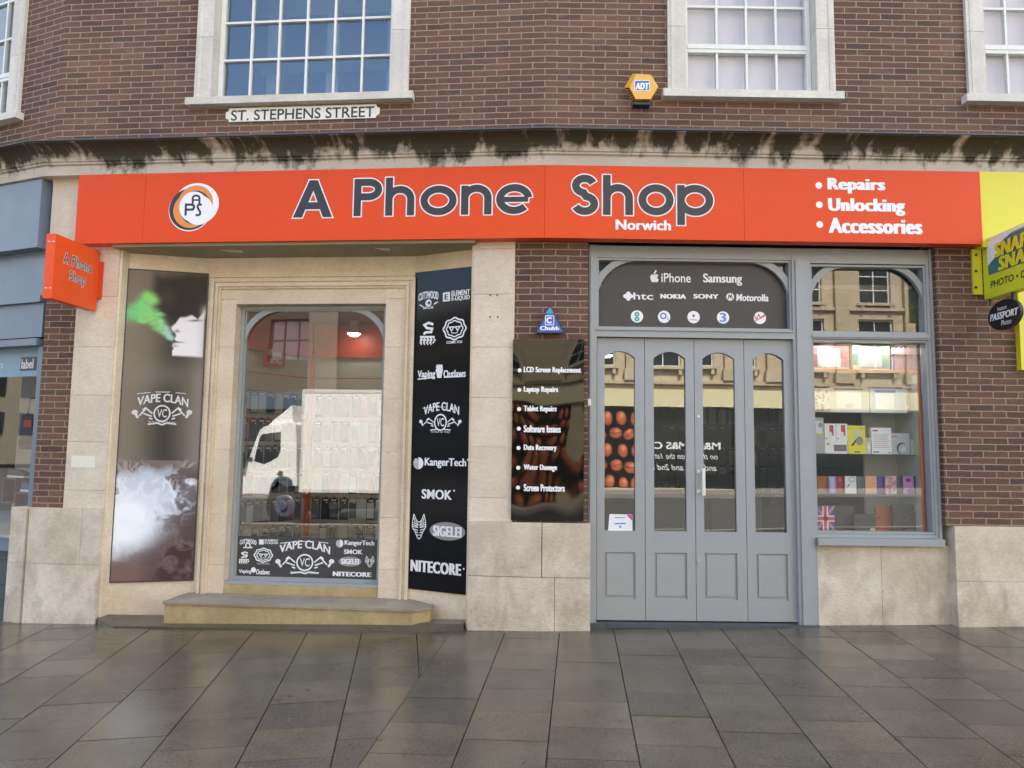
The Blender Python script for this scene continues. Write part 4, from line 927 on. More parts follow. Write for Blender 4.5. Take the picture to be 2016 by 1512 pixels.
def emblem(m, F, d, cx, cy, rx, ry, sc):
    """ring with the letters VC between two bows and two round heads"""
    c_ = F.at(cx, cy, d); a_ = F.at(cx+rx, cy, d)[0]-c_[0]; b_ = c_[1]-F.at(cx, cy+ry, d)[1]
    a_ = abs(a_)
    m.ribbon(F, [(c_[0]+a_*math.cos(t), c_[1]+b_*math.sin(t)) for t in np.linspace(0, 2*PI, 25)[:-1]], .14*(a_+b_)*.7, d, True)
    m.text(F, 'VC', cx-rx*.62, cy-ry*.55, cx+rx*.62, cy+ry*.5, d, .01)
    q = lambda x, y: F.at(cx+x*sc, cy+y*sc, d+.0004)
    m.ribbon(F, [q(-25, 19), q(-8, 17), q(0, 20), q(8, 17), q(25, 19)], .012*sc, d+.0004)
    for s_ in (-1, 1):
        for k, l in enumerate(([(17, 0), (24, -6), (29, -10), (34, -6)], [(18, 5), (27, 2), (33, 0)], [(28, -9), (38, 2), (40, 4)], [(17, 10), (23, 8)])):
            m.ribbon(F, [q(s_*x, y) for x, y in l][::s_], .012*sc, d+.0004+.0002*k)
        u_, z_ = q(s_*48, -2); m.disc(F, u_, z_, .024*sc, .021*sc, d+.0005, 12); m.ribbon(F, [q(s_*46, 2), q(s_*42, 8)][::s_], .02*sc, d+.0013)
    for x0, x1 in ((-44, -20), (-12, 14), (24, 42)): m.ribbon(F, [q(x0, -39+abs(x0)*.10), q(x1, -39+abs(x1)*.10)], .006*sc, d)
def cloud(m, F, d, px0, py0, px1, py1):
    cx, cy = (px0+px1)/2, (py0+py1)/2; c_ = F.at(cx, cy, d); a_ = abs(F.at(px1, cy, d)[0]-c_[0]); b_ = F.at(cx, py0, d)[1]-c_[1]
    for rr, wv, k in ((.93, .12, 0), (.68, .09, 1)):
        m.ribbon(F, [(c_[0]+a_*rr*(1+.06*math.cos(8*t))*math.cos(t), c_[1]+b_*rr*(1+.06*math.cos(8*t))*math.sin(t)) for t in np.linspace(0, 2*PI, 49)[:-1]], a_*wv, d+.0003*k, True)
    for s_ in (-1, 1):
        m.ribbon(F, [(c_[0]+s_*a_*x, c_[1]+b_*y) for x, y in ((.06, .16), (.46, .16), (.26, -.18))], a_*.09, d+.0008, True)
    m.ribbon(F, [(c_[0]+a_*.3*math.cos(t), c_[1]-b_*.24+b_*.16*math.sin(t)) for t in np.linspace(PI*1.1, PI*1.9, 8)], a_*.06, d+.0011)
def squid(m, F, d, px0, py0, px1, py1):
    q = lambda x, y: F.at(px0+(px1-px0)*x, py0+(py1-py0)*y, d)
    w_ = abs(q(1, .5)[0]-q(0, .5)[0])
    m.ribbon(F, [q(*p) for p in ((.85, .10), (.55, .03), (.30, .12), (.45, .24), (.78, .27), (.72, .40), (.35, .42), (.25, .50))], w_*.13, d)
    for k in range(9):
        x = .06+.1*k; m.ribbon(F, [q(x, .56+.05*(k % 3)), q(x+.10*(-1)**k, .72), q(x-.04, .86+.06*(k % 2))], w_*.075, d+.0003*(k+1))
    m.ribbon(F, [q(.05, .60), (q(.95, .60))], w_*.10, d+.004)
def wolf(m, F, d, px0, py0, px1, py1):
    q = lambda x, y: F.at(px0+(px1-px0)*x, py0+(py1-py0)*y, d); w_ = abs(q(1, .5)[0]-q(0, .5)[0])*.055; k = 0
    for s_ in (0, 1):
        X = lambda x: 1-x if s_ else x
        for l in (((.14, .02), (.04, .30), (.02, .52), (.22, .70), (.38, .92), (.5, .99)), ((.14, .02), (.32, .26), (.48, .34)), ((.10, .34), (.40, .44)), ((.06, .50), (.44, .54)), ((.16, .60), (.42, .64)), ((.14, .16), (.24, .34)), ((.26, .70), (.44, .74)), ((.36, .84), (.48, .82)), ((.06, .42), (.42, .50)), ((.30, .30), (.46, .46))):
            p = [q(X(x), y) for x, y in l]; m.ribbon(F, p[::-1] if s_ else p, w_, d+.0002*k); k += 1
def logo_kanger(m, F, d, x0, y0, x1, y1):
    xs = x0+(x1-x0)*.20; c_ = F.at((x0+xs)/2, (y0+y1)/2, d); a_ = abs(F.at(xs, (y0+y1)/2, d)[0]-c_[0])*.95; b_ = F.at(x0, y0-2, d)[1]-c_[1]
    for k in range(9):
        y = -.9+.2*k; h = math.sqrt(max(0, 1-y*y)); m.flat(F, [(c_[0]-a_*h, c_[1]+b_*(y-.06)), (c_[0]-a_*.05, c_[1]+b_*(y-.06)), (c_[0]-a_*.05, c_[1]+b_*(y+.06)), (c_[0]-a_*h, c_[1]+b_*(y+.06))], d)
    pl = [(c_[0]+a_*math.sin(t), c_[1]+b_*math.cos(t)) for t in np.linspace(0, PI, 14)]; m.flat(F, pl[::-1], d)
    m.text(F, 'KangerTech', xs+2, y0, x1, y1, d, .02)

VP = thing('vape_poster', 'tall framed poster of a face blowing green vapour above white smoke', 'poster', FSL.P(.3, 0, .5))
vu0, vu1 = FSL.u(236, 830), FSL.u(396, 830); vz1, vz0 = FSL.z(330, 535), FSL.z(298, 1143.5)
m = MB(); m.rim(FSL, vu0-.006, vu1+.006, vz0-.006, vz1+.006, .010, .002, .016); m.build('frame', M['ink'], VP)
m = MB(); m.box(FSL, vu0+.004, vu1-.004, .002, .010, vz0+.004, vz1-.004); m.build('backing_board', M['ink'], VP)
paint('print', FSL, vu0+.003, vu1-.003, vz0+.003, vz1-.003, .0115, 110, 440, vape_art, printed('poster_print', .3, .22), VP)
m = MB(); m.text(FSL, 'VAPE CLAN', 270, 784, 371, 801, .0125, .014, 0, .045); emblem(m, FSL, .0125, 319, 814, 15.5, 15.5, 1.12); m.text(FSL, 'The Premium Vapor Company', 291, 829, 345, 834, .0125); m.build('lettering', M['silver'], VP)
m = MB()
for x, y in ((257, 530), (238, 770), (399, 776), (406, 550)): u_, z_ = FSL.at(x, y, .016); m.disc(FSL, u_, z_, .008, .008, .019, 8, .004)
m.build('screw', M['ink'], VP)

BP = thing('black_logo_panel', 'tall glossy black panel of white logos on the right stone cheek of the recess', 'sign', FSR.P(.3, 0, .5))
bu0, bu1 = FSR.u(811.5, 840), FSR.u(925, 840); bz1, bz0 = FSR.z(876, 531), FSR.z(860, 1164.5)
m = MB(); m.box(FSR, bu0, bu1, .002, .012, bz0, bz1); m.build('board', M['black_panel'], BP, bevel=.002)
m = MB(); F, d = FSR, .013
m.text(F, 'CUTTWOOD', 824, 577, 863, 592, d, .03, 0, .02); u_, z_ = F.at(843.5, 596.5, d); m.disc(F, u_, z_, .034, .034, d, 20)
m.ribbon(F, [F.at(826, 600, d), F.at(833, 604, d)], .012, d); m.ribbon(F, [F.at(854, 599, d), F.at(862, 594, d)], .012, d); m.text(F, 'SAUCES', 833, 603, 853, 608, d, .02)
m.flat(F, [F.at(872, 594, d), F.at(886, 592.5, d), F.at(886, 574.5, d), F.at(872, 576.5, d)], d); m.text(F, 'ELEMENT', 889, 571, 925, 581, d, .02); m.text(F, 'E-LIQUID', 889, 582, 925, 592, d, .02)
squid(m, F, d, 826, 634, 858, 683); cloud(m, F, d, 872, 625, 918, 669); m.text(F, 'COSMIC FOG', 879, 671, 910, 676, d, .02)
m.text(F, 'Vaping', 822, 729, 857, 747, d, .02); m.text(F, 'Outlaws', 873, 728, 917, 743, d, .02)
for a, b, c_, e_ in ((822, 746.5, 856, 743), (874, 742.5, 913, 740.5)): m.ribbon(F, [F.at(a, b, d), F.at(c_, e_, d)], .012, d+.0005)
u_, z_ = F.at(865, 729, d); m.disc(F, u_, z_, .040, .030, d+.0006, 16); m.flat(F, [F.at(858, 724, d), F.at(872, 724, d), F.at(871, 718, d), F.at(860, 718, d)], d+.0011); m.flat(F, [F.at(861, 744, d), F.at(869, 744, d), F.at(871, 733, d), F.at(859, 733, d)], d+.0014)
m.text(F, 'VAPE CLAN', 834, 801, 904, 818, d, .014, 0, .045); emblem(m, F, d, 867, 831.5, 11.5, 15.5, .80); m.text(F, 'The Premium Vapor Company', 848, 848, 886, 853, d)
logo_kanger(m, F, d, 813, 902, 918, 922); m.text(F, 'SMOK', 830, 964, 890, 983, d, .02)
wolf(m, F, d, 811, 1011, 839, 1062); m.text(F, 'NITECORE', 808, 1106, 908, 1129, d, .045)
for x, y in ((921, 905), (894, 966), (913, 1120)): u_, z_ = F.at(x, y, d); m.disc(F, u_, z_, .009, .009, d, 8)
m.build('lettering', M['wht'], BP)
m = MB(); c_ = F.at(880.5, 1046, d); m.disc(F, c_[0], c_[1], abs(F.at(916, 1046, d)[0]-c_[0]), c_[1]-F.at(880.5, 1064, d)[1], d, 32); m.build('oval_badge', M['gry'], BP)
m = MB(); m.text(F, 'SIGELEI', 852, 1036, 909, 1057, d+.001, .05); m.build('badge_lettering', M['wht'], BP)
m = MB(); m.flat(F, arc(*F.at(843.5, 596.5, d), .022, .022, 0, 360, 16)[:-1], d+.0006); m.build('badge_hole', M['ink'], BP)
m = MB(); m.text(F, 'C', 840, 591.5, 847, 601.5, d+.0012, .03); m.build('badge_letter', M['wht'], BP)
m = MB(); m.text(F, 'E', 875.5, 579, 882.5, 590, d+.001, .03); m.build('square_letter', M['ink'], BP)

SB = thing('service_board', 'wavy glossy black board listing repair services in white, on the brick pier', 'sign', MD.P(0, .02, 1.2))
m = MB(); su0, su1 = MD.u(1008, 850), MD.u(1149.5, 850); sz1, sz0 = MD.z(1080, 668.5), MD.z(1078, 1025)
nn_ = 40                                                        # one sheet, fine enough to carry its buckles
m.box(MD, su0, su1, 0, .005, sz0, sz1); m.build('board', M['board'], SB)
m = MB()
for t, y, x1 in (('LCD Screen Replacement', 729, 1144), ('Laptop Repairs', 767.5, 1099), ('Tablet Repairs', 805.5, 1096), ('Software Issues', 844, 1104), ('Data Recovery', 882, 1096), ('Water Damage', 921, 1097), ('Screen Protectors', 960, 1112)):
    m = MB(); m.text(MD, t, 1031, y-6.5, x1, y+7.5, .0065, .045); u_, z_ = MD.at(1023-(y-729)*.014, y, .0065); m.disc(MD, u_, z_, .018, .018, .0065, 14); m.build('lettering', M['wht'], SB)

# dark vinyl strip along the foot of the recessed window
dg = DR-.1535
VS = thing('window_vinyl', 'dark grey vinyl strip of white logos along the foot of the arched window', 'window sticker', L.P(-2.3, dg, .3))
vz1_ = L.z(600, 1058, dg)
m = MB(); m.box(L, gl0, gl1, dg-.001, dg, gzb-.004, vz1_); m.build('film', M['vin'], VS)
m = MB(); F, d = L, dg+.0012
m.text(F, 'CUTTWOOD', 472, 1064, 505, 1073, d, .03, 0, .015); u_, z_ = F.at(488, 1074, d); m.ribbon(F, arc(u_, z_, .022, .022, 0, 360, 16)[:-1], .012, d, True); m.ribbon(F, [F.at(479, 1078, d), F.at(497, 1078, d)], .012, d)
m.flat(F, [F.at(510, 1072, d), F.at(519, 1072, d), F.at(519, 1062, d), F.at(510, 1062, d)], d); m.text(F, 'ELEMENT', 521, 1062, 548, 1066, d, .02); m.text(F, 'E-LIQUID', 521, 1067, 548, 1071.5, d, .02)
squid(m, F, d, 470, 1086, 491, 1112); cloud(m, F, d, 500, 1079, 537, 1107); m.text(F, 'COSMIC FOG', 506, 1108, 530, 1111, d)
m.text(F, 'Vaping', 470, 1121, 495, 1130, d, .02); m.text(F, 'Outlaws', 504, 1121, 531, 1131, d, .02); u_, z_ = F.at(499, 1122, d); m.disc(F, u_, z_, .026, .026, d+.0008, 12)
m.text(F, 'VAPE CLAN', 550, 1075, 650, 1091, d, .014, 0, .055); emblem(m, F, d, 600, 1107.5, 15.5, 15.5, 1.1); m.text(F, 'The Premium Vapor Company', 571, 1125, 624, 1130, d)
logo_kanger(m, F, d, 661, 1064, 737, 1076); m.text(F, 'SMOK', 677, 1082, 714, 1091, d, .02); wolf(m, F, d, 719, 1094, 737, 1117); m.text(F, 'NITECORE', 655, 1126, 731, 1135, d, .045)
m.build('lettering', M['wht'], VS)
m = MB(); c_ = F.at(689, 1105.5, d); m.disc(F, c_[0], c_[1], .112, .046, d, 24); m.build('oval_badge', M['gry'], VS)
m = MB(); m.text(F, 'SIGELEI', 671, 1100, 707, 1111, d+.001, .05); m.build('badge_lettering', M['wht'], VS)

# dark vinyl over the doors
dt = TD-.0675
TV = thing('transom_vinyl', 'dark arched vinyl over the folding doors with phone makers names and five round badges', 'window sticker', R.P(1.4, dt, 2.6))
tu0, tu1, tz0, tz1 = dl+.021, dr-.021, zdt+.098, zhead-.021
m = MB(); pl = [(tu0, tz0), (tu1, tz0)]
pl += [(tu1-.37*(1-math.cos(t)), tz1-.365+.365*math.sin(t)) for t in np.linspace(0, PI/2, 14)]+[(tu0+.37*(1-math.cos(t)), tz1-.365+.365*math.sin(t)) for t in np.linspace(PI/2, 0, 14)]
m.prism(R, pl, dt-.001, dt); m.build('film', M['vin'], TV)
m = MB(); F, d = R, dt+.0012
m.text(F, 'iPhone', 1302, 538, 1360, 556, d, .012); m.text(F, 'Samsung', 1384, 539, 1461, 562, d, .018); m.text(F, 'htc', 1247, 576, 1286, 590, d, .012)
m.text(F, 'NOKIA', 1300, 579, 1351, 588, d, .045); m.text(F, 'SONY', 1365, 579, 1415, 588, d, .03); m.text(F, 'Motorolla', 1449, 579, 1513, 593, d, .02, .12)
q = lambda x, y: F.at(x, y, d)
m.flat(F, [q(*p) for p in ((1284, 556), (1281, 551), (1280, 544), (1283, 540), (1288, 541), (1293, 539.5), (1296, 542), (1293.5, 547), (1297, 551), (1294, 556), (1289, 555))][::1], d); m.ribbon(F, [q(1288, 539), q(1292, 532)], .014, d+.0003)
for k, (x, y, a_, b_) in enumerate(((1237, 583, 6, 10), (1231, 583, 4.5, 4.5), (1243, 583, 4, 4))): u_, z_ = q(x, y); m.disc(F, u_, z_, a_/228, b_/228, d+.0004*k, 14)
u_, z_ = q(1437.5, 584.5); m.disc(F, u_, z_, .036, .036, d, 20)
for x in (1254, 1307.5, 1365.5, 1423.5, 1496): u_, z_ = q(x, 623+(x-1254)*.012); m.disc(F, u_, z_, .0565, .0565, d, 28)
m.build('lettering', M['wht'], TV)
badge = [M['teal'], simple('navy_vinyl', (.03, .06, .32), .4, bump=0), simple('red_vinyl', (.60, .02, .02), .4, bump=0), simple('lilac_vinyl', (.17, .25, .66), .4, bump=0), M['vin'], simple('aqua_vinyl', (.05, .40, .37), .4, bump=0)]
d += .0012; q = lambda x, y: F.at(x, y, d)
m = MB()
for y in (618.5, 628): u_, z_ = q(1254, y); m.ribbon(F, arc(u_, z_, .015, .014, 0, 360, 14)[:-1], .016, d, True)
m.build('badge_symbol', badge[5], TV)
m = MB(); u_, z_ = q(1306, 622); m.ribbon(F, arc(u_, z_, .024, .025, 0, 360, 18)[:-1], .010, d, True); m.text(F, '2', 1313, 625, 1316, 630, d); m.build('badge_symbol', badge[1], TV)
m = MB(); u_, z_ = q(1365.5, 621.5); m.disc(F, u_, z_, .012, .012, d, 10); m.ribbon(F, [q(1357, 629.5), q(1374, 630)], .006, d); m.build('badge_symbol', badge[2], TV)
m = MB(); m.ribbon(F, [q(1485, 620), q(1489, 629), q(1494, 619), q(1497, 626), q(1506, 619)], .008, d); m.ribbon(F, [q(1487, 632), q(1507, 621)], .007, d+.0004); m.build('badge_symbol', badge[2], TV)
m = MB(); m.text(F, '3', 1417, 616, 1430, 634, d, .02); m.build('badge_symbol', badge[3], TV)
m = MB(); m.ribbon(F, [q(1433, 589), q(1435.5, 580), q(1437.5, 586), q(1439.5, 580), q(1442, 589)], .009, d); m.build('maker_symbol', badge[4], TV)
CD = thing('window_card', 'small white card with a magenta corner standing in the first door pane', 'card', R.P(.7, TD-.1, 1.0))
dc = TD-.040
m = MB(); q = lambda x, y: R.at(x, y, dc); m.prism(R, [q(1197, 1046), q(1245, 1046), q(1245, 1013), q(1200, 1012)], dc-.003, dc)
m.build('card', M['wht'], CD)
m = MB(); m.flat(R, [q(1233, 1013.5), q(1244.5, 1025), q(1244.5, 1013.5)], dc+.001); m.build('corner_flash', simple('magenta_ink', (.60, .06, .42), .4, bump=0), CD)
m = MB(); m.text(R, 'BARCLAYCARD', 1210, 1028.5, 1232, 1032, dc+.001, .02) if False else m.ribbon(R, [q(1210, 1031), q(1232, 1030.5)], .012, dc+.001); m.ribbon(R, [q(1210, 1019), q(1230, 1019)], .007, dc+.001); m.disc(R, *q(1221, 1037), .012, .010, dc+.001, 8); m.build('printed_line', badge[3], CD)

# ------------------------------------------------------------------ blue grey shopfront on the turned corner at the left
NB = thing('neighbour_shopfront', 'blue grey painted shopfront at the left edge with a low panelled stall riser', 'shopfront', K.P(-.8, 0, 0))
kz = lambda y, d=0: K.z(50, y, d)
m = MB(); kw = -3.4
m.box(K, kw, -.05, -.2, .09, K.z(50, 489, .09), 4.045); m.build('fascia', M['slate'], NB, bevel=.004)
m = MB(); m.box(K, kw, -.06, -.25, -.03, kz(590), K.z(50, 489, .09)); m.box(K, kw, -.06, -.22, .02, kz(597), kz(585)); m.box(K, kw, -.06, -.25, -.02, kz(664), kz(597)-.002)
m.box(K, kw, -.06, -.22, .025, kz(681), kz(668)); m.build('blind_box', M['slate'], NB, bevel=.004)
zr = kz(1072)
m = MB(); m.box(K, kw, -.19, -.25, .03, zr-.07, zr); m.box(K, -.10, -.04, -.2, -.03, zr, kz(682)); m.box(K, -1.9, -1.85, -.2, -.03, zr, kz(682)); m.build('window_frame', M['slate'], NB, bevel=.004)
m = MB(); m.box(K, kw, -.19, -.25, .0, -.3, zr-.072)
for y in (1100, 1150, 1180): m.box(K, kw, -.19, 0, .016, kz(y+4), kz(y)); 
m.build('stall_riser', M['slate2'], NB, bevel=.004)
m = MB(); m.box(K, kw, -.1, -.115, -.11, zr, kz(682)); m.build('pane', M['glass'], NB)
m = MB(); m.box(K, kw, -.1, -.109, -.108, kz(741, -.11), kz(684, -.11)); m.build('blue_film', simple('pale_blue_film', (.20, .33, .43), .4, bump=0), NB)
m = MB(); m.box(K, K.u(40, 720, -.107)-.0, K.u(72, 720, -.107), -.1075, -.1065, kz(730, -.107), kz(703, -.107)); m.build('navy_label', M['navy'], NB)
m = MB(); m.textu(K, 'label', K.u(42, 720, -.107), K.u(66, 720, -.107), kz(726, -.107), kz(707, -.107), -.1055, .02); m.textu(K, 's', K.u(1, 720, -.107), K.u(7, 720, -.107), kz(723, -.107), kz(713, -.107), -.1055); m.build('lettering', M['silver'], NB)
m = MB()
m.box(K, kw, -.1, -2.2, -2.15, 0, 3.0); m.box(K, kw, 0, -2.2, -.3, .0, .62); m.box(K, -1.7, -.32, -1.25, -1.2, .62, 2.5); m.box(K, -.1, -.06, -2.2, -.3, 0, 3.0)
m.box(K, kw, -.1, -2.2, -.3, 2.9, 3.0); m.build('inner_wall', M['shopw'], NB)
def crate(px0, py0, px1, py1, d, lab):
    a, b = K.u(px0, py1, d), K.u(px1, py1, d); z1, z0 = K.z(px0, py0, d), K.z(px0, py1, d)
    m = MB(); t = .018; m.box(K, a, b, d-.3, d, z1-t, z1); m.box(K, a, b, d-.3, d, z0, z0+t); m.box(K, a, a+t, d-.3, d, z0+t, z1-t); m.box(K, b-t, b, d-.3, d, z0+t, z1-t); m.box(K, a+t, b-t, d-.3, d-.28, z0+t, z1-t)
    tag(m.build('wooden_crate', M['wood'], bevel=.003), lab, 'crate', 'wooden display crates in the left shop window'); return (a+b)/2, z1
def shoe(u_, z_, d, mat, lab):
    T = thing('shoe', lab, 'shoe', K.P(u_, d, z_), 'shoes on the crates in the left shop window')
    o = [(-.13, 0), (.13, 0), (.135, .018), (-.13, .022)]; m = MB(); m.prism(K, [(u_+x, z_+y) for x, y in o], d-.09, d); m.build('sole', M['wht'], T, bevel=.006)
    o = [(-.128, .023), (.13, .019), (.125, .045), (.04, .075), (-.02, .085), (-.06, .075), (-.125, .10)]; m = MB(); m.prism(K, [(u_+x, z_+y) for x, y in o], d-.085, d-.005); m.build('upper', mat, T, bevel=.015)
zpl = .62
c1_ = crate(2, 940, 28, 990, -.62, 'brown wooden crate at the back, upper left of the three by the brick'); c2_ = crate(26, 968, 62, 1012, -.45, 'brown wooden crate in the middle, touching the brick edge'); c3_ = crate(18, 1018, 52, 1052, -.40, 'brown wooden crate at the bottom of the left shop window')
shoe(c2_[0], c2_[1]+.0, -.5, M['teal'], 'teal shoe with white sole on the middle crate'); shoe(c1_[0], c1_[1], -.68, M['wood'], 'brown shoe with white sole on the back crate'); shoe(c3_[0], c3_[1], -.45, M['slate2'], 'dark blue shoe with white sole on the bottom crate')
m = MB(); u_ = K.u(62, 845, -.8); z_ = K.z(62, 845, -.8)
BG = thing('hanging_bag', 'navy bag with a red tab hanging inside the left shop window', 'bag', K.P(u_, -.8, z_-.3))
m.prism(K, [(u_-.13, z_-.16), (u_-.10, z_-.22), (u_+.10, z_-.22), (u_+.13, z_-.16), (u_+.11, z_+.16), (u_-.11, z_+.16)], -.86, -.76); m.build('body', M['navy'], BG, bevel=.02)
m = MB(); m.box(K, u_-.06, u_+.06, -.758, -.752, z_+.02, z_+.10); m.build('tab', badge[2], BG)
m = MB(); m.ribbon(K, [(u_-.08, z_+.16), (u_-.06, z_+.34), (u_+.06, z_+.34), (u_+.08, z_+.16)], .02, -.8, th=.01); m.build('strap', M['navy'], BG)

# ------------------------------------------------------------------ inside the phone shop
m = MB(); m.prism_xy([L.P(-4.6, -.58, 0)[:2], L.P(0, -.58, 0)[:2], R.P(5.4, -.3, 0)[:2], (5.9, 12.5), (-5.6, 12.5)], -.1, .05); m.build('shop_floor', M['floor'], BLD)
m = MB(); m.prism_xy([L.P(-4.3, -.56, 0)[:2], L.P(0, -.56, 0)[:2], R.P(5.4, -.36, 0)[:2], (5.9, 12.5), (-5.6, 12.5)], 3.10, 3.14)
for k in range(6): m.prism_xy([(-4.6+k*1.3, 7.2), (-4.57+k*1.3, 7.2), (-4.57+k*1.3, 12.4), (-4.6+k*1.3, 12.4)], 3.094, 3.0995)
for k in range(5): m.prism_xy([(-4.6, 7.6+k*1.0), (5.4, 7.6+k*1.0), (5.4, 7.63+k*1.0), (-4.6, 7.63+k*1.0)], 3.088, 3.0935)
m.build('shop_ceiling', M['ceil'], BLD)
m = MB(); m.prism_xy([(-5.6, 12.3), (5.9, 12.3), (5.9, 12.4), (-5.6, 12.4)], .05, 3.1); m.prism_xy([(5.6, 6.9), (5.7, 6.9), (5.7, 12.3), (5.6, 12.3)], .05, 3.1); m.build('inner_wall', M['shopw'], BLD)
CN = np.array([-2.56, 9.2]); dv = np.array([.574, .819])
FA = Fr(CN-dv*1.9, math.atan2(dv[1], dv[0])); FB = Fr(CN, L.a)   # angled wall on the left, wall behind
zb0, zb1 = 2.66, 3.09
SWL = thing('slatwall', 'white slatwall with a red band, angled at the left of the arched window', 'display wall', FA.P(.9, 0, .05))
SWB = thing('slatwall', 'white slatwall with a red band, facing the street behind the arched window', 'display wall', FB.P(1, 0, .05))
zsl_ = [2.40, 2.18, 1.86, 1.54, 1.22, .90, .58, .30]
for T, F, u0, u1 in ((SWL, FA, 0, 1.86), (SWB, FB, .04, 2.3)):
    m = MB(); zz = [.05]+sorted(zsl_)+[zb0]
    for a, b in zip(zz, zz[1:]): m.box(F, u0, u1, -.05, 0, a+.008, b-.008)
    m.box(F, u0, u1, -.06, -.012, .05, zb1); m.build('panel', M['shopw'], T)
    m = MB(); m.box(F, u0, u1, -.011, .05, zb0+.002, zb1); m.build('red_band', M['shopred'], T)
    m = MB()
    for z_ in zsl_: m.box(F, u0, u1, -.0115, -.003, z_-.006, z_+.006)
    m.build('slot', M['shoporg'], T)
m = MB(); m.box(FB, -.03, .035, -.03, .035, .05, zb0); m.build('corner_post', M['shoporg'], SWB)
RB = thing('price_board', 'small red board with white lettering under the red band of the angled slatwall', 'sign', FA.P(.9, .06, 2.4))
u0_, u1_ = FA.u(519, 712, .06), FA.u(561, 712, .06); z1_, z0_ = FA.z(540, 702, .06), FA.z(540, 721, .06)
m = MB(); m.box(FA, u0_, u1_, .053, .06, z0_, z1_+.1); m.build('board', badge[2], RB)
m = MB(); m.textu(FA, 'iPhone', u0_+.06, u1_-.06, z0_+.12, z0_+.20, .0615, .02); m.textu(FA, '7/7 Plus', u0_+.08, u1_-.04, z0_+.03, z0_+.09, .0615, .02); m.build('lettering', M['wht'], RB)
packc = dict(red=(.40, .014, .02), white=(.66, .66, .62), black=(.022, .022, .026), grey=(.20, .21, .22), brown=(.16, .085, .05), pale_pink=(.55, .40, .38), blue=(.06, .16, .30))
proto = {}
def pack_mesh(cn):
    """hanging blister pack: card with a hook slot, moulded blister and a small printed label"""
    m = MB(); Z = Fr((0, 0), 0)
    m.m = 0; m.box(Z, -.056, .056, 0, .004, -.26, 0); m.box(Z, -.02, .02, 0, .004, 0, .022)
    m.m = 1; m.box(Z, -.044, .044, .0045, .020, -.235, -.045); m.m = 2; m.box(Z, -.03, .03, .0045, .006, -.03, -.012); m.disc(Z, .018, -.05, .010, .010, .0212, 10)
    m.m = 3; m.cyl((0, .0, .012), (0, -.09, .016), .003, n=6)
    return m
cards = {k: simple('pack_card_'+k, v, .35, var=.15, scale=30, bump=0) for k, v in packc.items()}
def hang(F, u_, d_, z_, cn, cn2, lab, grp):
    key = (cn, cn2)
    if key not in proto:
        mb = pack_mesh(cn); me_o = mb.build('accessory_pack', [cards[cn], cards[cn2], M['wht'], M['steel']]); o = me_o
        # mesh is rebuilt about its own hook so that copies can be placed by it
        sh = Vector(o['_o'])
        for v in o.data.vertices: v.co = v.co+sh
        proto[key] = o
    else:
        o = proto[key].copy(); COL.objects.link(o)
    o.location = F.P(u_, d_, z_); o.rotation_euler = (0, 0, F.a); tag(o, lab, 'accessory pack', grp)
random.seed(3)
names = ['top', 'second', 'third', 'fourth', 'fifth', 'sixth']
rowcols = {0: ['white', 'grey', 'pale_pink', 'white'], 1: ['red', 'black', 'red', 'grey'], 2: ['black', 'grey', 'black', 'blue'], 3: ['white', 'grey', 'red', 'white'], 4: ['red', 'black', 'brown', 'grey'], 5: ['black', 'red', 'grey', 'white']}
for F, nm, u0, u1, stp_ in ((FA, 'angled', .12, 1.80, .117), (FB, 'back', .12, 2.2, .117)):
    for r_ in range(6):
        z_ = zsl_[2]+.0-.32*r_+.02 if r_ else zsl_[1]-.01
        if r_: z_ = zsl_[r_+1]-.01
        u_ = u0
        while u_ < u1:
            cn = random.choice(rowcols[r_] if nm == 'angled' else ['black', 'black', 'brown', 'grey', 'red', 'white']); cn2 = random.choice(['black', 'grey', 'white', cn])
            c_ = cn.replace('_', ' ')
            lab = f'{c_} accessory pack in the {names[r_]} row of the {nm} slatwall'
            if random.random() > .06: hang(F, u_+random.uniform(-.012, .012), .0, z_, cn, cn2, lab, f'{c_} packs, {names[r_]} row, {nm} slatwall')
            u_ += stp_
# accessories behind the right-hand door leaf
FC = Fr((2.05, 9.4), 0.0)
SWR = thing('slatwall', 'dim grey slatwall of hooks behind the door leaf nearest the mullion', 'display wall', FC.P(1, 0, .05))
m = MB(); m.box(FC, -.1, 2.6, -.05, 0, .05, 2.75); m.build('panel', simple('dim_slat_panel', (.22, .22, .21), .5), SWR)
m = MB()
for z_ in (2.12, 1.86, 1.60, 1.34, 1.10): m.box(FC, -.1, 2.6, .0002, .006, z_-.006, z_+.006)
m.build('slot', M['steel'], SWR)
for r_, z_ in enumerate((2.12, 1.86, 1.60, 1.34, 1.10)):
    for k in range(14):
        if random.random() < .15: continue
        cn = random.choice(['black', 'grey', 'grey', 'black', 'blue']); hang(FC, .03+k*.13, .006, z_, cn, random.choice(['black', 'grey', 'white']), f'{cn} accessory pack, {names[r_]} row of the dim slatwall behind the doors', f'{cn} packs, {names[r_]} row, dim slatwall')
CT = thing('sales_counter', 'white counter with orange edging behind the middle door leaves', 'counter', (1.9, 9, .05))
FD_ = Fr((1.70, 8.6), 0); zc = 1.04
m = MB(); m.box(FD_, 0, .62, -.55, 0, .05, zc-.03); m.box(FD_, .66, 1.25, -.55, 0, .05, zc-.03); m.build('panel', M['shopw'], CT)
m = MB(); m.box(FD_, -.02, 1.27, -.57, .015, zc-.028, zc); m.box(FD_, .622, .658, -.5, .01, .05, zc-.03); m.build('edging', M['shoporg'], CT)
m = MB(); m.box(FD_, .05, .34, -.4, -.1, zc+.002, zc+.05); m.box(FD_, .42, .6, -.4, -.15, zc+.002, zc+.16); m.box(FD_, .7, 1.1, -.35, -.1, zc+.002, zc+.22); m.build('till', M['ink'], CT, bevel=.01)
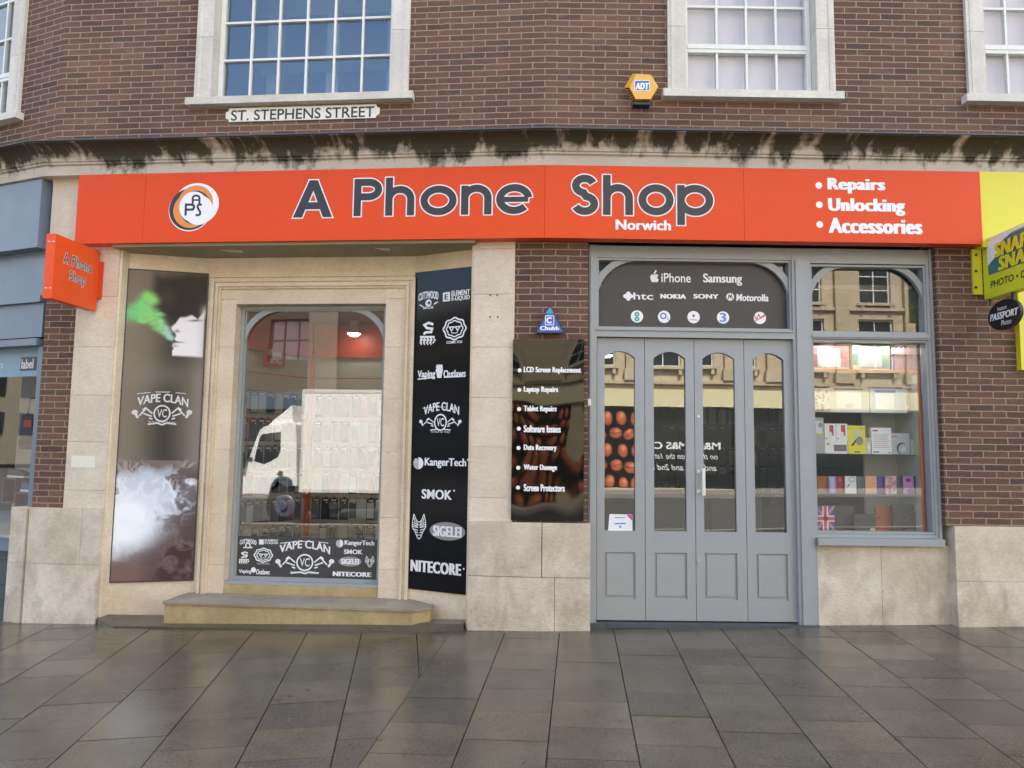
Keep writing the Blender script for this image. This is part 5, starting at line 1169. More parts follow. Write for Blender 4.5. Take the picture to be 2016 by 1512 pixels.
# ceiling lamps
r_ = ray(697, 657); t_ = 8.85/r_[1]; zl = EYE+r_[2]*t_
lampm = lamp_mat('lamp_diffuser', (1, .95, .86, 1), 6)
LP0 = [(r_[0]*t_, r_[1]*t_)]+[(-3.1, 7.9), (-1.2, 8.0), (-.6, 10.6), (2.75, 7.4), (1.4, 10.6), (4.4, 7.1), (3.4, 10.6)]
for i, (x, y) in enumerate(LP0):
    if i == 0:
        T = thing('ceiling_lamp', 'lit round ceiling lamp seen through the top right of the arched window', 'lamp', (x, y, zl), 'round ceiling lamps in the shop')
        m = MB(); m.cyl((x, y, 3.087), (x, y, zl+.02), .05, .05, 14); m.cyl((x, y, zl+.019), (x, y, zl), .10, .09, 20); m.build('rim', M['shopw'], T, smooth=False)
        m = MB(); m.cyl((x, y, zl-.001), (x, y, zl-.03), .08, .045, 20); m.build('diffuser', lampm, T); L0 = T
    else:
        T = L0.copy(); COL.objects.link(T); T.location = (x, y, zl); T['label'] = 'round ceiling lamp deeper in the phone shop'
        for ch in list(L0.children): c_ = ch.copy(); COL.objects.link(c_); c_.parent = T

# ------------------------------------------------------------------ display in the right-hand window
DC = thing('display_cabinet', 'window display with orange edging and three glass shelves of phone accessories', 'display cabinet', R.P(2.9, -.3, .8))
dcu0, dcu1 = um1+.03, ux1-.075
dF, dB = TD-.12, TD-.55
zsh = [R.z(1720, y, dF) for y in (812, 894, 973)]; zbt, ztp = R.z(1720, 1049, dF), R.z(1720, 731, dF)
m = MB(); m.box(R, dcu0-.02, dcu1+.03, dB-.1, dF+.02, zbt-.06, zbt); m.build('base', M['shopw'], DC)
m = MB(); m.box(R, dcu0-.02, dcu1+.02, dB, dF-.005, ztp-.016, ztp-.008); m.build('top', M['shelfglass'], DC)
m = MB(); m.box(R, R.u(1700, 850, dB), dcu1+.05, dB-.03, dB, zbt, ztp-.02); m.box(R, dcu1+.0, dcu1+.02, dB, dF-.01, zbt, ztp-.02); m.build('back_panel', M['shopw'], DC)
m = MB(); m.box(R, dcu0-.02, dcu1, dF-.004, dF+.012, ztp-.008, ztp+.016); m.box(R, dcu1-.02, dcu1, dF-.004, dF+.012, zbt+.02, ztp-.009); m.box(R, dcu0-.02, dcu1, dF-.004, dF+.012, zbt, zbt+.019); m.box(R, dcu0-.02, dcu0-.005, dF-.004, dF+.012, zbt+.02, ztp-.009); m.build('edging', M['shoporg'], DC)
for z_ in zsh:
    m = MB(); m.box(R, dcu0, dcu1-.022, dB+.02, dF-.01, z_-.010, z_-.001); m.build('shelf', M['shelfglass'], DC)
fill_glow = lamp_mat('added_fill_glow', (1, .96, .9, 1), 30)  # unseen lamps added behind the transom rail to brighten the goods
for k in range(3):
    u_ = um1+.20+k*(ux1-um1-.45)/2; y_ = R.P(u_, TD-.125, zmr+.012)
    T = thing('added_fill_lamp', 'unseen small lamp added behind the transom rail to brighten the display goods', 'lamp', y_, 'unseen added lamps behind the transom rail')
    m = MB(); m.cyl(y_+np.array([0, 0, .012]), y_-np.array([0, 0, .012]), .024, .03, 14); m.build('housing', M['steel'], T)
    m = MB(); m.cyl(y_-np.array([0, 0, .0125]), y_-np.array([0, 0, .017]), .026, .024, 14); m.build('bulb', fill_glow, T)
_mc = {}
def colm(c, rough=.4):
    k = tuple(round(x, 3) for x in c)
    if k not in _mc: _mc[k] = simple('goods_print', c, rough, var=.05, scale=20, bump=0)
    return _mc[k]
def goods(name, label, cat, x0, y0, x1, y1, d, dep, col, art=(), zbase=None, group=None, bev=.003, lean=0.):
    """a carton or case standing on a shelf; art = (kind, box in 0..1, colour)"""
    u0, u1 = R.u(x0, (y0+y1)/2, d), R.u(x1, (y0+y1)/2, d); z1 = R.z((x0+x1)/2, y0, d); z0 = R.z((x0+x1)/2, y1, d) if zbase is None else zbase
    T = thing(name, label, cat, R.P((u0+u1)/2, d, z0), group)
    m = MB(); m.box(R, u0, u1, d-dep, d, z0, z1); m.build('body', colm(col), T, bevel=bev)
    for k, (kind, bx, c) in enumerate(art):
        m = MB(); a, b, e, f = bx; U = lambda s_: u0+(u1-u0)*s_; Z = lambda t: z0+(z1-z0)*t; dd = d+.0012+.0006*k
        if kind == 'box': m.flat(R, [(U(a), Z(b)), (U(e), Z(b)), (U(e), Z(f)), (U(a), Z(f))], dd)
        elif kind == 'tri': m.flat(R, [(U(a), Z(b)), (U(e), Z(b)), (U((a+e)/2), Z(f))], dd)
        elif kind == 'disc': m.disc(R, U((a+e)/2), Z((b+f)/2), (u1-u0)*(e-a)/2, (z1-z0)*(f-b)/2, dd, 20)
        elif kind == 'ring': m.ribbon(R, arc(U((a+e)/2), Z((b+f)/2), (u1-u0)*(e-a)/2, (z1-z0)*(f-b)/2, 0, 360, 20)[:-1], .012, dd, True)
        elif kind == 'lines':
            n_ = 7
            for i in range(n_): t = b+(f-b)*(i+.5)/n_; m.flat(R, [(U(a), Z(t-.012)), (U(e-(i % 3)*.06), Z(t-.012)), (U(e-(i % 3)*.06), Z(t+.012)), (U(a), Z(t+.012))], dd)
        elif kind == 'band': m.ribbon(R, [(U(a), Z(b)), (U(e), Z(f))], (u1-u0)*.10, dd)
        elif kind == 'dots':
            rr = random.Random(int(x0*7+y0))
            for i in range(26): m.disc(R, U(rr.uniform(a, e)), Z(rr.uniform(b, f)), .008+.008*rr.random(), .008+.006*rr.random(), dd+.0002*i, 7)
        if m.v: m.build({'lines': 'printed_text', 'dots': 'floral_print', 'ring': 'printed_ring', 'disc': 'printed_disc'}.get(kind, 'printed_panel'), colm(c), T)
    return T
w_ = (.84, .84, .82); rd = (.45, .03, .03); bkc = (.02, .02, .022)
dg_ = dF-.10
zt0 = ztp-.008
gA = 'tablet case boxes on top of the display cabinet'
goods('tablet_case_box', 'boxed tablet case with pink and red surround, on top of the cabinet beside the mullion', 'box', 1601, 681, 1671, 723, dg_, .06, (.66, .54, .46), [('box', (.0, .22, 1, 1), (.58, .26, .28)), ('box', (.12, .22, .76, .92), (.80, .80, .82)), ('dots', (.78, .25, .98, .8), (.52, .16, .24)), ('box', (0, 0, 1, .14), w_)], zt0)
goods('tablet_case_box', 'boxed tablet case with mint green surround, on top of the cabinet', 'box', 1679, 681, 1752, 724, dg_, .06, (.62, .62, .42), [('box', (.0, .22, 1, 1), (.46, .62, .46)), ('box', (.18, .22, .78, .94), (.82, .84, .84)), ('box', (.0, .3, .14, .7), (.08, .34, .24)), ('box', (0, 0, 1, .14), w_)], zt0)
T = thing('ruffled_pouch', 'dusky purple pouch with a ruffled top at the right end of the cabinet top', 'pouch', R.P(R.u(1795, 705, dg_), dg_, zt0))
m = MB(); pa, pb = R.u(1754, 705, dg_), R.u(1828, 705, dg_); zc_ = R.z(1790, 692, dg_); ph = zc_-zt0
pl = [(pa, zt0), (pb-.03, zt0), (pb, zc_-.03)]+[(pb-(pb-pa)*i/16, zc_+.012*math.sin(i*2.2)) for i in range(1, 16)]+[(pa, zc_-.05)]
m.prism(R, pl, dg_-.05, dg_); m.build('body', colm((.34, .19, .29), .8), T, bevel=.01)
m = MB()
for i in range(8):
    x = pa+(pb-pa)*(i+.5)/8; m.prism(R, [(x-.030, zc_-.03), (x+.030, zc_-.03), (x+.024, zc_+.022), (x, zc_+.035), (x-.024, zc_+.022)], dg_+.002+.003*(i % 2), dg_+.018+.004*(i % 2))
m.build('ruffle', colm((.50, .36, .46), .8), T, bevel=.006)
z1s, z2s, z3s = zsh
goods('floral_case', 'small pale case with a floral print at the mullion end of the top shelf', 'case', 1602, 764, 1634, 811, dg_, .04, (.72, .66, .55), [('dots', (.08, .08, .92, .92), (.55, .32, .30)), ('box', (.1, .35, .8, .62), (.74, .76, .76))], z1s)
goods('tablet_case_box', 'beige boxed tablet case on the top glass shelf', 'box', 1634, 762, 1711, 811, dg_, .06, (.55, .50, .38), [('box', (.0, .14, 1, 1), (.62, .57, .43)), ('box', (.16, .16, .80, .86), (.80, .79, .74)), ('box', (.1, .88, .85, .95), (.25, .20, .14)), ('disc', (.38, .18, .58, .36), (.72, .48, .42)), ('box', (0, 0, 1, .12), w_)], z1s)
goods('tablet_case_box', 'pale blue boxed tablet case on the top glass shelf', 'box', 1713, 765, 1785, 811, dg_, .06, (.62, .66, .52), [('box', (.05, .14, .95, 1), (.50, .58, .70)), ('box', (.14, .16, .66, .8), (.82, .84, .87)), ('box', (.14, .82, .70, .93), (.10, .20, .45)), ('box', (0, 0, 1, .12), w_)], z1s)
goods('floral_case', 'pink and green floral case at the far right of the top shelf', 'case', 1776, 762, 1815, 811, dg_-.05, .04, (.48, .26, .26), [('dots', (.05, .05, .95, .95), (.70, .52, .50)), ('dots', (.05, .0, .6, .5), (.45, .42, .10))], z1s)
goods('spray_bottle_box', 'white and grey bottle pack over a yellow strip at the left of the second shelf', 'pack', 1603, 822, 1622, 893, dg_, .05, (.45, .46, .42), [('box', (0, .50, 1, .56), (.60, .58, .04)), ('box', (.15, .56, .85, .9), (.74, .74, .74)), ('disc', (.4, .72, .9, .86), (.30, .33, .40))], z2s)
gB = 'white and red earphone boxes on the second shelf'
for k, x in enumerate((1623.5, 1646.5)):
    goods('earphone_box', ['white box with a red earphone picture, the left of two on the long white box', 'white box with a red earphone picture, the right of two on the long white box'][k], 'box', x, 834, x+22, 867.5, dg_, .05, w_, [('box', (.42, .30, .80, .92), (.50, .06, .06)), ('disc', (.36, .18, .66, .55), (.80, .74, .72)), ('box', (.08, .12, .2, .18), bkc)], R.z(1640, 868.5, dg_))
goods('accessory_box', 'long white box with a dark window under the two earphone boxes', 'box', 1623.5, 868.8, 1668.5, 893, dg_, .06, w_, [('box', (.40, .20, .96, .72), (.14, .13, .13)), ('box', (.62, .36, .82, .52), (.35, .10, .10)), ('disc', (.10, .7, .20, .86), rd)], z2s)
goods('charger_box', 'bright yellow box with a black charger picture on the second shelf', 'box', 1669.5, 838, 1704, 893, dg_, .05, (.78, .70, .03), [('box', (.0, .88, 1, .93), (.60, .52, .02)), ('box', (.34, .45, .72, .86), (.60, .62, .42)), ('band', (.2, .28, .62, .60), bkc), ('disc', (.46, .3, .86, .62), (.25, .25, .2)), ('box', (.35, .05, .68, .09), bkc)], z2s)
goods('small_bottle', 'small white bottle between the yellow box and the printed white box', 'bottle', 1705, 862, 1714.5, 893, dg_, .04, (.70, .62, .60), [('box', (.2, .75, .8, 1), (.50, .40, .40)), ('box', (.15, .3, .85, .55), (.80, .78, .78))], z2s, bev=.008)
goods('instruction_box', 'white box covered in small print on the second shelf', 'box', 1716, 842, 1755, 893, dg_, .05, w_, [('box', (.06, .86, .32, .91), rd), ('lines', (.08, .22, .9, .76), (.46, .46, .47)), ('box', (.06, .06, .36, .10), bkc), ('box', (.82, .04, .94, .08), (.2, .2, .3))], z2s)
goods('speaker_box', 'grey white box with a silver dial picture on the second shelf', 'box', 1755.5, 853, 1791, 893, dg_, .06, (.50, .51, .55), [('box', (.0, .80, .30, .90), (.60, .22, .22)), ('disc', (.26, .0, .86, .56), bkc), ('disc', (.34, .0, .92, .50), (.48, .50, .53)), ('disc', (.5, .1, .76, .36), (.66, .68, .70))], z2s)
gC = 'small lime green packs at the right of the second shelf'
goods('small_pack', 'small grey and yellow green pack beside the dial box', 'pack', 1792.5, 866, 1808, 893, dg_, .05, (.34, .50, .08), [('band', (.2, .1, .75, .7), (.70, .68, .20)), ('box', (0, .0, .4, 1), (.48, .52, .46))], z2s)
goods('small_pack', 'small lime green pack at the right end of the second shelf', 'pack', 1808.5, 867, 1823, 893, dg_, .05, (.28, .66, .06), [('box', (.3, .5, .8, .8), (.52, .68, .40))], z2s)
gD = 'phone cases standing in a row on the third shelf'
row = [(1607.5, 1631, (.34, .12, .035), 'tan leather phone case at the left end of the third shelf', [('box', (.04, .04, .10, .96), (.22, .07, .02))]), (1631.5, 1646, (.28, .26, .46), 'lilac silver phone case on the third shelf', [('box', (.25, .05, .75, .95), (.48, .47, .60))]),
       (1646.5, 1663, (.36, .03, .04), 'crimson phone case on the third shelf', [('box', (.3, .7, .6, .9), (.45, .16, .16))]), (1664, 1686, (.74, .75, .70), 'white phone case with a grey flower print', [('ring', (.35, .68, .85, .95), (.45, .46, .46)), ('band', (.2, .35, .4, .55), (.25, .25, .25))]),
       (1688, 1703.5, (.11, .115, .13), 'slate grey phone case right of the white one', [('box', (.1, .1, .25, .9), (.18, .18, .2))]), (1704, 1726, (.78, .38, .22), 'peach phone case on the third shelf', [('box', (.60, .58, .92, .61), (.5, .2, .12))]),
       (1726.5, 1743, (.10, .06, .26), 'deep purple phone case on the third shelf', [('box', (.8, .05, .9, .95), (.06, .03, .18))]), (1743.5, 1765, (.70, .50, .48), 'cream phone case with a pink blossom print', [('dots', (.08, .08, .92, .92), (.55, .25, .32)), ('band', (.3, .05, .6, .6), (.5, .14, .2))]),
       (1766, 1778, (.045, .045, .045), 'narrow black phone case between two pink ones', [('box', (.15, .1, .3, .9), (.09, .09, .09))]), (1778.5, 1799, (.54, .25, .52), 'pink and violet butterfly phone case', [('disc', (.2, .68, .75, .88), (.16, .04, .15)), ('disc', (.3, .0, .98, .34), (.24, .07, .28))]),
       (1800, 1815, (.12, .045, .018), 'dark brown leather phone case', [('box', (.1, .05, .2, .95), (.07, .03, .01))]), (1815.5, 1831, (.02, .02, .022), 'black phone case at the right end of the third shelf', [('box', (.15, .2, .3, .8), (.05, .05, .05))])]
for x0, x1, c, lab, art in row: goods('phone_case', lab, 'phone case', x0, 937.5, x1, 972.5, dg_+random.uniform(-.03, .03), .018, c, art, z3s, gD, .004)
gE = 'tablet cases standing on the cabinet floor'
FU = goods('tablet_case', 'union flag tablet case with a round hole, bottom left of the display', 'tablet case', 1606, 996, 1643, 1048, dg_, .02, (.05, .06, .26), [('band', (0, 0, 1, 1), w_), ('band', (0, 1, 1, 0), w_)], zbt, gE)
uu0, uu1 = R.u(1606, 1020, dg_), R.u(1643, 1020, dg_); uz1 = R.z(1625, 996, dg_); um_, zm_ = (uu0+uu1)/2, (uz1+zbt)/2; hw_, hh_ = (uu1-uu0)/2, (uz1-zbt)/2
m = MB(); rw = colm((.62, .03, .06))
for k, (a, b) in enumerate((((-1, -1), (1, 1)), ((-1, 1), (1, -1)))): m.ribbon(R, [(um_+a[0]*hw_*.98, zm_+a[1]*hh_*.98), (um_+b[0]*hw_*.98, zm_+b[1]*hh_*.98)], .012, dg_+.003+.0004*k)
m.m = 1; m.box(R, um_-hw_*.30, um_+hw_*.30, dg_+.004, dg_+.0045, zbt+.002, uz1-.002); m.box(R, uu0+.001, uu1-.001, dg_+.0048, dg_+.0052, zm_-hh_*.24, zm_+hh_*.24)
m.m = 0; m.box(R, um_-hw_*.18, um_+hw_*.18, dg_+.0055, dg_+.006, zbt+.002, uz1-.002); m.box(R, uu0+.001, uu1-.001, dg_+.0063, dg_+.0067, zm_-hh_*.15, zm_+hh_*.15)
m.m = 2; m.disc(R, um_, zm_, .021, .021, dg_+.0075, 16); m.build('flag_print', [rw, colm(w_), M['blk']], FU)
goods('tablet_case', 'tall black tablet case right of the union flag one', 'tablet case', 1645, 996, 1681, 1048, dg_-.08, .02, (.028, .029, .03), [('box', (.9, .02, .94, .98), (.01, .01, .01))], zbt, gE)
goods('tablet_case', 'wide charcoal tablet case lying on its side with a pale oval sticker', 'tablet case', 1682, 1012, 1724, 1048, dg_, .02, (.040, .041, .040), [('box', (.0, .52, 1, .72), (.026, .026, .027)), ('disc', (.72, .04, .98, .20), (.62, .57, .32)), ('box', (.95, .58, 1.0, .66), (.01, .01, .01))], zbt, gE)
goods('tablet_case', 'rust orange tablet case on the cabinet floor', 'tablet case', 1724, 996, 1758, 1048, dg_-.06, .02, (.33, .07, .018), [('box', (.02, .50, .30, .54), bkc)], zbt, gE)
goods('tablet_case', 'large black tablet case with a round hole', 'tablet case', 1758, 993, 1801, 1048, dg_, .02, (.034, .035, .033), [('disc', (.38, .44, .62, .60), (.004, .004, .004)), ('ring', (.36, .43, .66, .63), (.06, .06, .06))], zbt, gE)
goods('tablet_case', 'small plum tablet case at the right end of the cabinet floor', 'tablet case', 1802, 1008, 1817, 1048, dg_-.04, .018, (.12, .028, .12), [('box', (.0, .52, .18, .64), (.5, .5, .5))], zbt, gE)

# ------------------------------------------------------------------ across the street (seen in the glass)
YT = -1.5; dgl = DR-.156
tm = lambda px, py: (lambda P: (float(P[0]), float(P[2])))(L.mir(px, py, dgl, YT))
V2 = lambda l: [tm(*p) for p in l]
TR = thing('box_truck', 'white box truck with roof fairing on the road, mirrored in the arched window', 'truck', (-4, -2.6, -.2))
FT = Fr((0, YT), PI)                                            # faces the shop: u = -x
tp = lambda l: [(-x, z) for x, z in V2(l)][::-1]
bx0, bz0 = tm(590, 965); bz1 = tm(680, 768)[1]; bx1 = bx0+4.6
wpaint = simple('truck_white_paint', (.80, .80, .78), .3, var=.03, scale=2, bump=0, coat=.3)
m = MB(); m.box(FT, -bx1, -bx0, -2.3, 0, bz0, bz1); m.build('box_body', wpaint, TR, bevel=.02)
m = MB(); m.box(FT, -bx1-.01, -bx0+.01, -2.31, .012, bz1-.06, bz1+.012); m.box(FT, -bx1-.01, -bx0+.01, -2.31, .012, bz0-.03, bz0+.05); m.box(FT, -bx0-.03, -bx0+.012, -2.31, .014, bz0+.051, bz1-.061)
m.build('edge_trim', simple('truck_trim', (.62, .62, .58), .4, bump=0), TR)
m = MB()
for k in range(30): m.disc(FT, -(bx0+.1+k*.15), bz0+.012, .012, .012, .016, 6, .004); m.disc(FT, -(bx0+.1+k*.15), bz1-.02, .010, .010, .016, 6, .004)
for k in range(12): m.disc(FT, -(bx0+.008), bz0+.15+k*(bz1-bz0-.3)/11, .012, .012, .018, 6, .004)
m.build('rivet', M['gry'], TR)
prof = [(476, 972), (477, 940), (484, 908), (490, 900), (511, 846), (520, 839), (578, 832), (583, 836), (584, 955), (576, 955), (573, 945), (564, 940), (552, 940), (542, 944), (534, 953), (528, 972)]
m = MB(); m.prism(FT, tp(prof), -2.15, 0); m.build('cab', wpaint, TR, bevel=.03)
m = MB(); m.prism(FT, tp([(524, 838), (532, 828), (572, 796), (574, 832)]), -2.0, -.1); m.build('roof_fairing', wpaint, TR, bevel=.02)
dkg = simple('cab_window_glass', (.02, .024, .026), .08, bump=0)
m = MB(); m.prism(FT, tp([(499, 908), (511, 862), (516, 855), (554, 851), (553, 888), (548, 900), (534, 908), (520, 914)]), -.02, .004); m.build('side_window', dkg, TR)
m = MB(); (xa, za), (xb, zb) = tm(486, 905), tm(509, 850); m.face([(xa-.012, YT-.1, za), (xb-.012, YT-.1, zb), (xb-.012, YT-2.05, zb), (xa-.012, YT-2.05, za)]); m.build('windscreen', dkg, TR)
m = MB(); m.prism(FT, tp([(534, 958), (541, 945), (551, 938), (566, 938), (575, 944), (578, 956), (574, 956), (570, 948), (563, 943), (553, 943), (545, 948), (540, 958)]), -.3, .03); m.prism(FT, tp([(545, 946), (575, 944), (575, 955), (566, 957)]), -.2, .02); m.build('wheel_arch', M['slate2'], TR)
m = MB(); m.prism(FT, tp([(545, 936), (551, 928), (558, 928), (558, 938)]), -.05, .004); m.build('door_handle', M['ink'], TR)
wx, wz = tm(560, 1000); wr_ = .46; rz_ = gz(wx)-.12; wz = rz_+wr_
wh = []
for x in (wx, bx1-1.2):
    m = MB(); m.cyl((x, YT-.28, wz), (x, YT+.0, wz), wr_, wr_, 28); wo = m.build('wheel', M['blk'], TR, bevel=.03)
    m = MB(); m.cyl((x, YT+.001, wz), (x, YT+.02, wz), .27, .24, 20); m.cyl((x, YT+.021, wz), (x, YT+.07, wz), .10, .08, 14); m.build('rim', M['slate2'], wo)
    m = MB(); m.cyl((x, YT-2.3, wz), (x, YT-2.0, wz), wr_, wr_, 28); m.build('wheel', M['blk'], TR, bevel=.03)
m = MB(); m.box(FT, -bx1+.1, -bx0-.0, -1.5, -.8, bz0-.25, bz0-.04); m.box(FT, -bx0-1.6, -bx0-.6, -.5, -.15, bz0-.40, bz0-.06); m.build('chassis', M['blk'], TR)
m = MB(); q0, q1 = tm(489, 905), tm(493, 872); m.box(FT, -q0[0], -q0[0]+.10, .05, .25, q0[1], q0[1]+.45); m.box(FT, -q0[0]-.10, -q0[0]+.05, .02, .05, q0[1]+.02, q0[1]+.05); m.build('wing_mirror', M['ink'], TR, bevel=.02)

YO = -13.65
om = lambda px, py: (lambda P: (float(P[0]), float(P[2])))(R.mir(px, py, TD-.05, YO))
FO = Fr((0, YO), PI)                                            # u = -x
OB = thing('pale_stone_building', 'pale stone building with cream shop fascia across the street, mirrored in the glass', 'building', (-1, YO-2, 0))
ostone = stone('sunlit_stone', (.50, .41, .28), (.62, .53, .38), .1, .3); 
xA, xB, OT = -8.5, 16.6, 11.2
hol = []
wins1 = [x for x in np.arange(-22.6, 15.5, 2.62)]
x5 = om(1315, 715)[0]; sh_ = (x5-wins1[0]) % 2.62; wins1 = [x+sh_ for x in wins1 if xA+1.0 < x+sh_ < 14.5]
for x in wins1:
    hol.append((-x-.66, -x+.66, 4.62, 6.55)); hol.append((-x-.60, -x+.60, 7.15, 8.75))
hol.append((-xB+.4, -xA-.4, .15, 3.12))
m = MB(); wallp(m, FO, -xB, -xA, -.3, OT, hol, 0, .4)
m.box(FO, -xB, -xA, -4, -.41, OT-.3, OT); m.box(FO, -xB, -xA, -4.1, -3.9, -.3, OT-.31); m.box(FO, -xB+.001, -xB+.3, -3.89, -.41, -.3, OT-.31); m.box(FO, -xA-.3, -xA-.001, -3.89, -.41, -.3, OT-.31)
m.build('wall', ostone, OB)
m = MB(); m.box(FO, -xB-.1, -xA+.1, 0, .16, 3.98, 4.10); m.box(FO, -xB-.1, -xA+.1, 0, .10, 6.86, 6.98); m.box(FO, -xB-.1, -xA+.1, 0, .4, OT-.4, OT+.05); m.box(FO, -xB-.1, -xA+.1, 0, .26, OT-.55, OT-.401)
for x in np.array(wins1)+1.31: m.box(FO, -x-.26, -x+.26, 0, .14, 4.101, OT-.56); m.box(FO, -x-.34, -x+.34, 0, .22, 4.102, 4.5)
m.build('string_course', ostone, OB, bevel=.01)
for x in wins1:
    for a, b, h in ((4.62, 6.55, .66), (7.15, 8.75, .60)):
        Wn = thing_part('window', FO.P(-x, 0, a), OB)
        m = MB(); m.rim(FO, -x-h, -x+h, a, b, .06, -.2, -.1); m.box(FO, -x-.02, -x+.02, -.19, -.12, a+.06, b-.06)
        for k in (1, 2): z_ = a+(b-a)*k/3; m.box(FO, -x-h+.06, -x+h-.06, -.188, -.122, z_-.02, z_+.02)
        m.build('frame', M['white'], Wn)
        m = MB(); m.box(FO, -x-h+.01, -x+h-.01, -.17, -.16, a+.01, b-.01); m.build('pane', dkg, Wn)
        m = MB(); m.box(FO, -x-h-.12, -x+h+.12, .001, .16, a-.10, a-.001); m.box(FO, -x-h, -x-h+.12, .001, .14, a-.3, a-.101); m.box(FO, -x+h-.12, -x+h, .001, .14, a-.3, a-.101); m.build('sill', ostone, Wn)
m = MB(); m.box(FO, -xB, -xA, 0, .10, 3.14, 3.80); m.build('fascia', simple('cream_fascia', (.72, .66, .40), .5, bump=0), OB)
m = MB(); m.box(FO, -xB+.41, -xA-.41, -.26, -.24, .16, 3.11); m.build('shop_glazing', dkg, OB)
BB = thing('brown_brick_building', 'dark brown brick building across the street, mirrored in the top of the arched window', 'building', (-16, YO-2, 0))
yA, yB = -69., -8.504
wq = [float(L.mir(x, 668, dgl, YO)[0]) for x in (530, 611)]; wzq = [float(L.mir(570, y, dgl, YO)[2]) for y in (712, 627)]
bh = [(-wq[1], -wq[0], wzq[0], wzq[1])]+[(-wq[1]+k*4.2, -wq[0]+k*4.2, wzq[0], wzq[1]) for k in (1, 2)]
bh2 = [(a, b, c+3.3, e+3.3) for a, b, c, e in bh]; bg = (-yB+.4, -yA-.4, .15, 3.0)
dbrick = simple('dark_brick', (.050, .036, .028), .85, var=.25, scale=12)
m = MB(); wallp(m, FO, -yB, -yA, -.3, 10.4, bh+bh2+[bg], 0, .4); m.box(FO, -yB, -yA, -4.1, -.401, 10.1, 10.4); m.box(FO, -yB, -yA, -4.1, -3.9, -.3, 10.09); m.build('wall', dbrick, BB)
m = MB(); m.box(FO, -yB+.01, -yA, 0, .12, 3.05, 3.75); m.build('fascia', M['slate2'], BB)
m = MB(); m.box(FO, bg[0], bg[1], -.3, -.28, .15, 3.0); m.build('shop_glazing', dkg, BB)
m = MB(); m.box(FO, -yB+.01, -yA, 0, .2, 9.9, 10.42); m.box(FO, -yB+.01, -yA, 0, .08, 7.2, 7.32); m.build('string_course', ostone, BB)
m = MB(); px2 = [float(L.mir(x, 668, dgl, YO)[0]) for x in (612, 668)]; m.box(FO, -px2[1], -px2[0], .001, .2, 3.76, 9.89); m.build('pilaster', simple('dusty_pilaster', (.15, .13, .10), .8), BB)
for a, b, c, e in bh+bh2:
    Wn = thing_part('window', FO.P(a, 0, c), BB)
    m = MB(); m.rim(FO, a, b, c, e, .07, -.2, -.1); m.box(FO, a+.07, b-.07, -.19, -.12, c+(e-c)*.5-.03, c+(e-c)*.5+.03)
    for k in (1, 2): u_ = a+(b-a)*k/3; m.box(FO, u_-.03, u_+.03, -.188, -.122, c+.07, e-.07)
    m.build('frame', M['ink'], Wn)
    m = MB(); m.box(FO, a+.01, b-.01, -.17, -.16, c+.01, e-.01); m.build('pane', simple('sky_bright_pane', (.05, .05, .055), .03, 0, bump=0, spec=1.0, coat=1), Wn)
px_ = om(1392, 860)[0], om(1434, 860)[0]
m = MB(); 
for x0, x1 in (px_, (px_[0]-6.6, px_[1]-6.6)): m.box(FO, -x1, -x0, -.23, -.02, .0, 3.12)
m.build('shop_pier', ostone, OB)
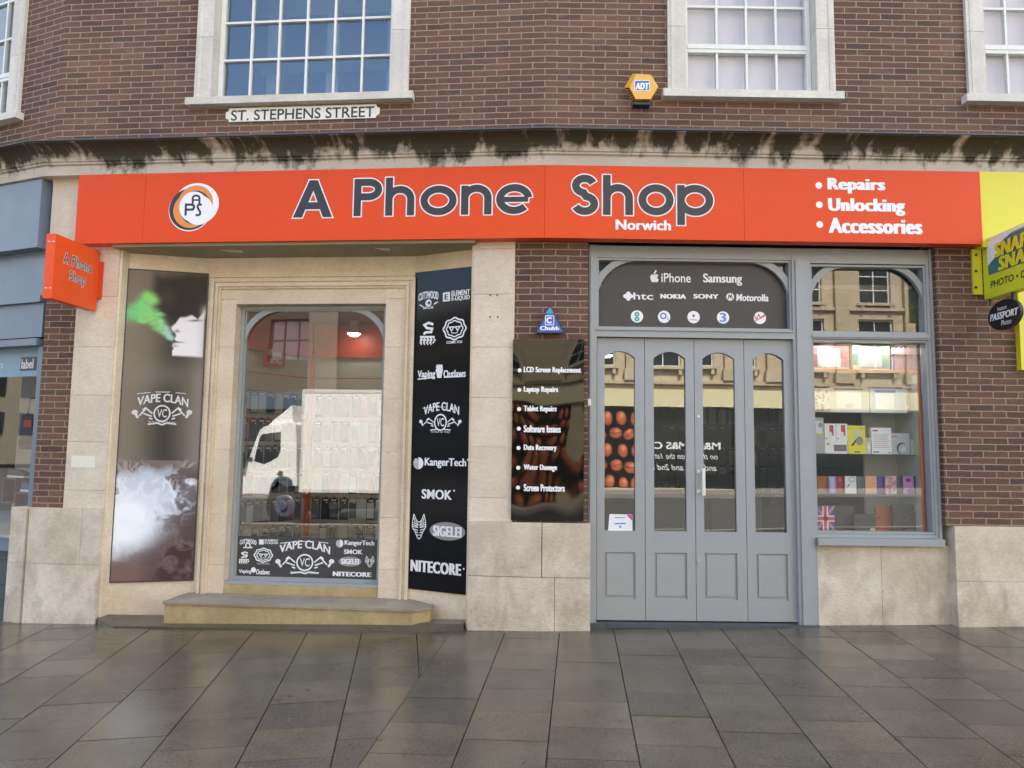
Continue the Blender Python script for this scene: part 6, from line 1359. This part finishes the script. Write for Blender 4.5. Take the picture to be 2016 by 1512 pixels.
def bean_art(s, t, asp=1.6):
    c = np.ones(s.shape+(3,))*np.array([.006, .005, .005]); X, Y = s*asp/.52, t*2.87/.60
    for j in range(9):
        for i in range(-1, 11):
            rr = random.Random(i*31+j*7+500); cx, cy = i+.5*(j % 2)+rr.uniform(-.1, .1), j+.5+rr.uniform(-.08, .08); a = rr.uniform(-.5, .5); fl = j % 2
            rx, ry = (.46, .36) if fl else (.36, .44)
            x, y = (X-cx)*math.cos(a)+(Y-cy)*math.sin(a), -(X-cx)*math.sin(a)+(Y-cy)*math.cos(a); q_ = (x/rx)**2+(y/ry)**2
            k = sstep(1.02, .94, q_); sh = np.clip(1-q_, 0, 1)**.5
            col = np.array([.085, .024, .012])+sh[..., None]*np.array([.46, .125, .05])+np.exp(-((x+.10)**2+(y+.13)**2)/.022)[..., None]*np.array([.40, .20, .12])
            if fl: gr = np.exp(-((y-.06*np.sin(x*6))/.035)**2); col = col*(1-.9*gr[..., None])
            c = c*(1-k[..., None])+col*k[..., None]
    return c
prt = printed('coffee_print', .3)
for i, (xl, xr) in enumerate(((om(1186, 880)[0]-.5, om(1253, 880)[0]), (om(1186, 880)[0]-7.2, om(1186, 880)[0]-2.6))):
    T = thing('coffee_poster', ['large window poster of roasted coffee beans across the street, mirrored in the first door pane', 'wide window poster of coffee beans across the street, left of the first'][i], 'poster', (xl, YO, .2))
    paint('print', FO, -xr, -xl, .18, 3.05, -.03, 90 if i == 0 else 200, 160, lambda a, b, w=xr-xl: bean_art(a, b, w), prt, T)
    m = MB(); m.box(FO, -xr, -xl, -.06, -.032, .18, 3.05); m.build('board', M['ink'], T)
CF = thing('cafe_lettering', 'white cafe lettering across the street, mirrored backwards in the second door pane', 'window lettering', (om(1320, 880)[0], YO, 1.6))
ua, ub_ = -om(1366, 880)[0], -om(1262, 880)[0]
m = MB(); za, zb = om(1320, 885)[1], om(1320, 870)[1]; m.textu(FO, 'M&S CAFE', ua, ub_, za, zb, -.235, .015); m.textu(FO, 'on the 1st floor', ua+.1, ub_-.1, om(1320, 904)[1], om(1320, 893)[1], -.235, 0, .3); m.textu(FO, 'and 2nd floor', ua+.15, ub_-.1, om(1320, 926)[1], om(1320, 914)[1], -.235, 0, .3); m.build('lettering', M['wht'], CF)

m = MB(); m.box(FO, 70, 84, -8, 18, -.3, 13); 
EB = thing('office_building', 'plain pale office building closing the far left end of the street', 'building', (-77, -5, 0)); m.build('wall', ostone, EB)
m = MB()
for z_ in (2.2, 5.4, 8.6): 
    for k in range(9): m.box(FO, 69.98, 70.5, -7+k*2.7, -5.4+k*2.7, z_, z_+1.9)
m.build('window', dkg, EB)
# bookkeeping key used while building
for o in bpy.data.objects:
    if '_o' in o: del o['_o']
